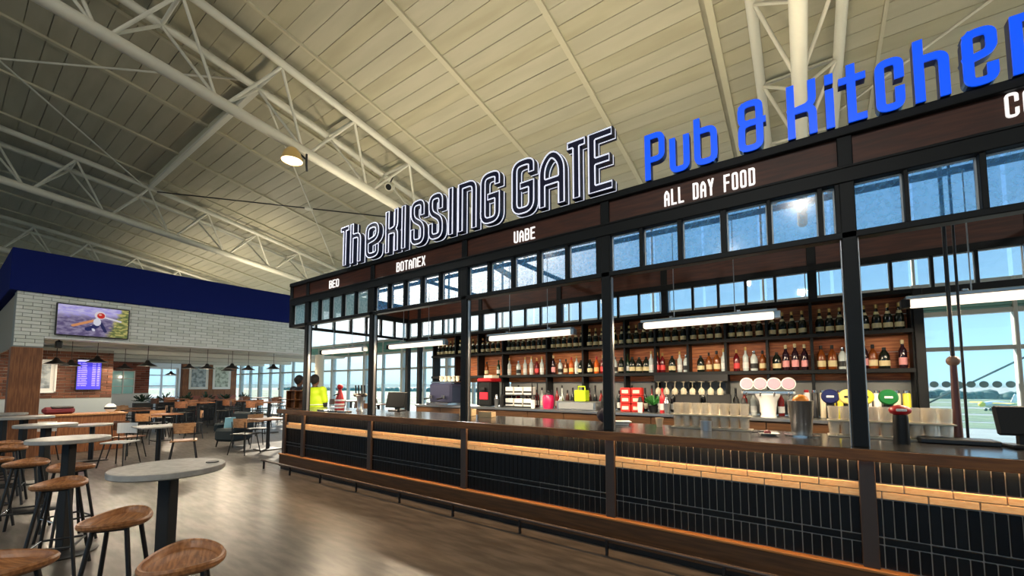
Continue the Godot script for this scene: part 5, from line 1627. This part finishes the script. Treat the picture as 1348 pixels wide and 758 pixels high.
	for i in 9:
		part(hg, "runner", span(S(), Vector3(-1.82 + i * 0.118, 1.585, -6.5), Vector3(-1.81 + i * 0.118, 1.6, -6.1), 0.0), M.iron)
	part(hg, "cross_rail", span(S(), Vector3(-1.85, 1.6, -6.34), Vector3(-0.85, 1.69, -6.32), 0.0), M.iron)
	var wg: Node3D = null
	for i in 8:
		var at := Vector3(-1.756 + i * 0.118, 1.59, -6.2)
		if wg == null:
			wg = thing("wine_glass", "first stem glass from the left hanging upside down under the second shelf", "glass", at, 0.0, "hanging stem glasses")
			part(wg, "foot", lathe(S(), [Vector2(0, 0.004), Vector2(0.036, 0.0), Vector2(0.036, -0.004), Vector2(0.006, -0.01), Vector2(0, -0.01)], 16), gl)
			part(wg, "stem", cyl(S(), Vector3(0, -0.08, 0), Vector3(0, -0.008, 0), 0.004, 0.005, 8), gl)
			part(wg, "bowl", lathe(S(), [Vector2(0.004, -0.078), Vector2(0.036, -0.105), Vector2(0.043, -0.14), Vector2(0.038, -0.18), Vector2(0.036, -0.18), Vector2(0.04, -0.14), Vector2(0.033, -0.108), Vector2(0, -0.084)], 18), gl)
		else:
			dup(wg, nth(i + 1) + " stem glass from the left hanging upside down under the second shelf", at)
	# cream till drawer / bread box under the hanging glasses
	var bb := thing("cream_box", "cream domed box on the back counter below the hanging glasses", "box", Vector3(-1.1, y, z + 0.1))
	part(bb, "base", box(S(), Vector3(0, 0.04, 0), Vector3(0.4, 0.08, 0.24), 0.01), M.cream)
	part(bb, "lid", box(S(), Vector3(0, 0.105, 0), Vector3(0.3, 0.06, 0.18), 0.025), M.cream)
	# white beer tower with four round pink badges
	var bt := thing("white_beer_tower", "white beer tower carrying four round pale pink badges", "beer tower", Vector3(-0.38, y, z))
	part(bt, "column", lathe(S(), [Vector2(0, 0), Vector2(0.09, 0), Vector2(0.08, 0.03), Vector2(0.1, 0.2), Vector2(0.14, 0.28), Vector2(0, 0.3)], 20), M.white)
	part(bt, "cross_bar", box(S(), Vector3(0, 0.31, 0), Vector3(0.58, 0.07, 0.09), 0.02), M.chrome)
	for i in 4:
		var x := -0.225 + i * 0.15
		var bd := part(bt, "badge", lathe(S(), [Vector2(0, -0.012), Vector2(0.068, -0.012), Vector2(0.072, 0.0), Vector2(0.062, 0.014), Vector2(0, 0.016)], 24, Vector3(x, 0.42, 0.06), Basis(Vector3.RIGHT, PI / 2)), mat(rgb(222, 156, 172), 0.4))
		part(bd, "rim", lathe(S(), [Vector2(0.068, -0.006), Vector2(0.078, -0.006), Vector2(0.078, 0.008), Vector2(0.068, 0.008)], 24, Vector3(x, 0.42, 0.06), Basis(Vector3.RIGHT, PI / 2)), M.white)
		part(bt, "tap", cyl(S(), Vector3(x, 0.3, 0.05), Vector3(x, 0.27, 0.13), 0.012, 0.01, 8), M.chrome)
	# round-badged fonts on the bar's inner edge
	var cols := [[0.22, rgb(30, 36, 84), "navy round badge on a dark beer font, left of the yellow badges"], [0.38, rgb(238, 218, 130), "pale yellow round badge on a beer font left of the fifth post"], [0.52, rgb(226, 214, 60), "bright yellow round badge on a beer font right of the fifth post"], [0.72, rgb(30, 110, 52), "green round badge on a dark beer font near the bottle shelf's end"]]
	for c in cols:
		var f := thing("badge_font", c[2], "beer font", Vector3(c[0] + 0.02, y, -6.05))
		part(f, "column", lathe(S(), [Vector2(0, 0), Vector2(0.045, 0), Vector2(0.04, 0.02), Vector2(0.04, 0.22), Vector2(0, 0.23)], 18), M.black)
		part(f, "badge", lathe(S(), [Vector2(0, -0.02), Vector2(0.08, -0.018), Vector2(0.085, 0.0), Vector2(0.07, 0.02), Vector2(0, 0.024)], 24, Vector3(0, 0.27, 0.05), Basis(Vector3.RIGHT, PI / 2)), mat(c[1], 0.3))
		part(f, "emblem", box(S(), Vector3(0, 0.27, 0.076), Vector3(0.07, 0.024, 0.008), 0.003), M.white if c[1].get_luminance() < 0.5 else M.iron)
	# tall packets and tubes standing behind the fonts
	var lab := ["white", "pink", "grey", "yellow", "cream", "black"]
	var cs := [rgb(224, 222, 220), rgb(226, 160, 168), rgb(150, 156, 162), rgb(214, 206, 60), rgb(220, 206, 176), rgb(34, 34, 36)]
	for i in 12:
		var k := (i * 5 + i / 4) % 6
		var t := thing("drinks_tube", nth(i + 1) + " upright drinks tube from the left behind the beer fonts, " + lab[k], "tube", Vector3(0.02 + i * 0.083, y, -6.32), 0.0, "upright tubes at the end of the back counter")
		part(t, "tube", lathe(S(), [Vector2(0, 0), Vector2(0.034, 0), Vector2(0.034, 0.3), Vector2(0.028, 0.31), Vector2(0, 0.31)], 14), mat(cs[k], 0.4))
		part(t, "cap", lathe(S(), [Vector2(0.026, 0.31), Vector2(0.026, 0.34), Vector2(0, 0.345)], 12), M.red if i % 3 == 0 else M.chrome)
	var sb := []
	for i in 44:
		sb.append(-4.62 + i * 0.104)
	for i in sb.size():
		bottle("syrup_bottle", "%s %s syrup bottle from the left under the second shelf" % [nth(i + 1), ["brown", "black", "red", "clear"][i % 4]], "syrup bottles on the back counter", Vector3(sb[i], y, -6.42), 0.036, 0.2, 0.013, 0.32 + 0.04 * (i % 3), [mat(rgb(60, 26, 14), 0.15), mat(rgb(28, 30, 30), 0.15), mat(rgb(120, 30, 30), 0.15), mat(rgb(180, 186, 184), 0.1)][i % 4], [M.white, M.cream, M.grey][i % 3], M.iron)
	var sy := 0
	for x in [-4.65, -4.53, -3.85, -3.3, -2.55, -1.98, -1.6, -0.72, -0.64, -0.06]:
		var t := thing("steel_shaker", nth(sy + 1) + " steel shaker from the left among the things on the back counter", "shaker", Vector3(x, y, -6.05), 0.0, "shakers on the back counter")
		part(t, "cup", lathe(S(), [Vector2(0, 0), Vector2(0.032, 0), Vector2(0.043, 0.15), Vector2(0.04, 0.15), Vector2(0, 0.14)], 16), [M.inox, M.iron, M.white][sy % 3])
		part(t, "top", lathe(S(), [Vector2(0.04, 0.15), Vector2(0.024, 0.2), Vector2(0.02, 0.23), Vector2(0, 0.235)], 16), [M.chrome, M.black, M.iron][sy % 3])
		sy += 1

# ---------------------------------------------------------------- people
func person(label: String, at: Vector3, turn: float, top: Material, vest: bool) -> void:
	var o := thing("person", label, "person", at, turn)
	var st := S()
	var b := []
	var sh := 1.43
	for s in [-1.0, 1.0]:
		b.append([Vector3(s * 0.1, 0.93, 0), Vector3(s * 0.11, 0.5, 0.01), 0.085, 0.062])
		b.append([Vector3(s * 0.11, 0.5, 0.01), Vector3(s * 0.12, 0.09, -0.01), 0.06, 0.042])
		b.append([Vector3(s * 0.12, 0.05, -0.02), Vector3(s * 0.135, 0.035, 0.14), 0.045, 0.035])
		b.append([Vector3(s * 0.17, sh, 0), Vector3(s * 0.235, 1.14, 0.0), 0.058, 0.045])
		b.append([Vector3(s * 0.235, 1.14, 0.0), Vector3(s * 0.2, 0.92, 0.12), 0.044, 0.032])
		b.append([Vector3(s * 0.06, 1.4, 0), Vector3(s * 0.17, sh, 0), 0.08, 0.06])
	b.append([Vector3(0, 0.95, 0), Vector3(0, 1.15, 0), 0.125, 0.115])
	b.append([Vector3(0, 1.15, 0), Vector3(0, 1.36, 0), 0.125, 0.13])
	b.append([Vector3(0, 1.44, 0), Vector3(0, 1.54, 0.01), 0.055, 0.05])
	body(st, b, 0.018, 0.05)
	part(o, "body", st, mat(rgb(32, 34, 44), 0.85))
	var hd := S()
	body(hd, [[Vector3(0, 1.6, 0.005), Vector3(0, 1.665, -0.005), 0.075, 0.088], [Vector3(0, 1.585, 0.05), Vector3(0, 1.6, 0.045), 0.038, 0.05], [Vector3(0, 1.635, 0.085), Vector3(0, 1.612, 0.102), 0.008, 0.013], [Vector3(0, 1.55, 0), Vector3(0, 1.48, 0), 0.052, 0.05], [Vector3(-0.08, 1.61, 0), Vector3(-0.082, 1.64, -0.008), 0.012, 0.016], [Vector3(0.08, 1.61, 0), Vector3(0.082, 1.64, -0.008), 0.012, 0.016]], 0.008, 0.012)
	part(o, "head", hd, mat(rgb(96, 62, 48), 0.6))
	for s in [-1.0, 1.0]:
		part(o, "eye", ball(S(), Vector3(s * 0.031, 1.64, 0.075), 0.012, 10), M.white)
		var h := S()
		var wr := Vector3(s * 0.2, 0.92, 0.12)
		var hb := [[wr, wr + Vector3(0, -0.07, 0.05), 0.03, 0.034]]
		for k in 4:
			var r0 := wr + Vector3((k - 1.5) * 0.019, -0.08, 0.06)
			var len: float = [0.034, 0.04, 0.037, 0.028][k]
			hb.append([r0, r0 + Vector3(0, -len, 0.012), 0.0095, 0.009])
			hb.append([r0 + Vector3(0, -len, 0.012), r0 + Vector3(0, -len * 1.7, -0.006), 0.009, 0.008])
		hb.append([wr + Vector3(-s * 0.026, -0.03, 0.03), wr + Vector3(-s * 0.05, -0.075, 0.06), 0.011, 0.009])
		body(h, hb, 0.006, 0.008)
		part(o, "hand", h, mat(rgb(96, 62, 48), 0.6))
	var hr := S()
	body(hr, [[Vector3(0, 1.665, -0.025), Vector3(0, 1.695, -0.01), 0.094, 0.088], [Vector3(0, 1.62, -0.05), Vector3(0, 1.66, -0.05), 0.06, 0.08]], 0.012, 0.02)
	part(o, "hair", hr, mat(rgb(18, 15, 14), 0.8))
	var v := S()
	var vb := [[Vector3(0, 0.93 if vest else 0.98, 0), Vector3(0, 1.16, 0), 0.15, 0.14], [Vector3(0, 1.16, 0), Vector3(0, 1.36, 0), 0.142, 0.15]]
	for s in [-1.0, 1.0]:
		vb.append([Vector3(s * 0.07, 1.38, 0), Vector3(s * 0.17, sh, 0), 0.098, 0.082])
		vb.append([Vector3(s * 0.08, 1.2, 0), Vector3(s * 0.09, 0.94, 0), 0.13, 0.125])
		vb.append([Vector3(s * 0.175, sh, 0), Vector3(s * 0.23, 1.2, 0.0), 0.078, 0.068])
	body(v, vb, 0.016, 0.04)
	var vp := part(o, "vest" if vest else "jacket", v, top)
	if vest:
		for y in [1.02, 1.12]:
			var bt := S()
			var ring := []
			for k in 24:
				var a := TAU * k / 24
				ring.append(Vector3(cos(a) * 0.222, y, sin(a) * 0.146))
			tube(bt, ring, 0.012, 6, true)
			part(vp, "reflective_band", bt, mat(rgb(210, 220, 200), 0.3))

func people() -> void:
	person("person seen from behind in a yellow-green high-visibility vest beyond the bar's far end", Vector3(-8.75, 0, -4.85), PI + 0.6, M.lime, true)
	person("person in dark clothing half hidden behind the bar's far post", Vector3(-9.6, 0, -4.95), PI + 0.25, mat(rgb(24, 26, 34), 0.85), false)
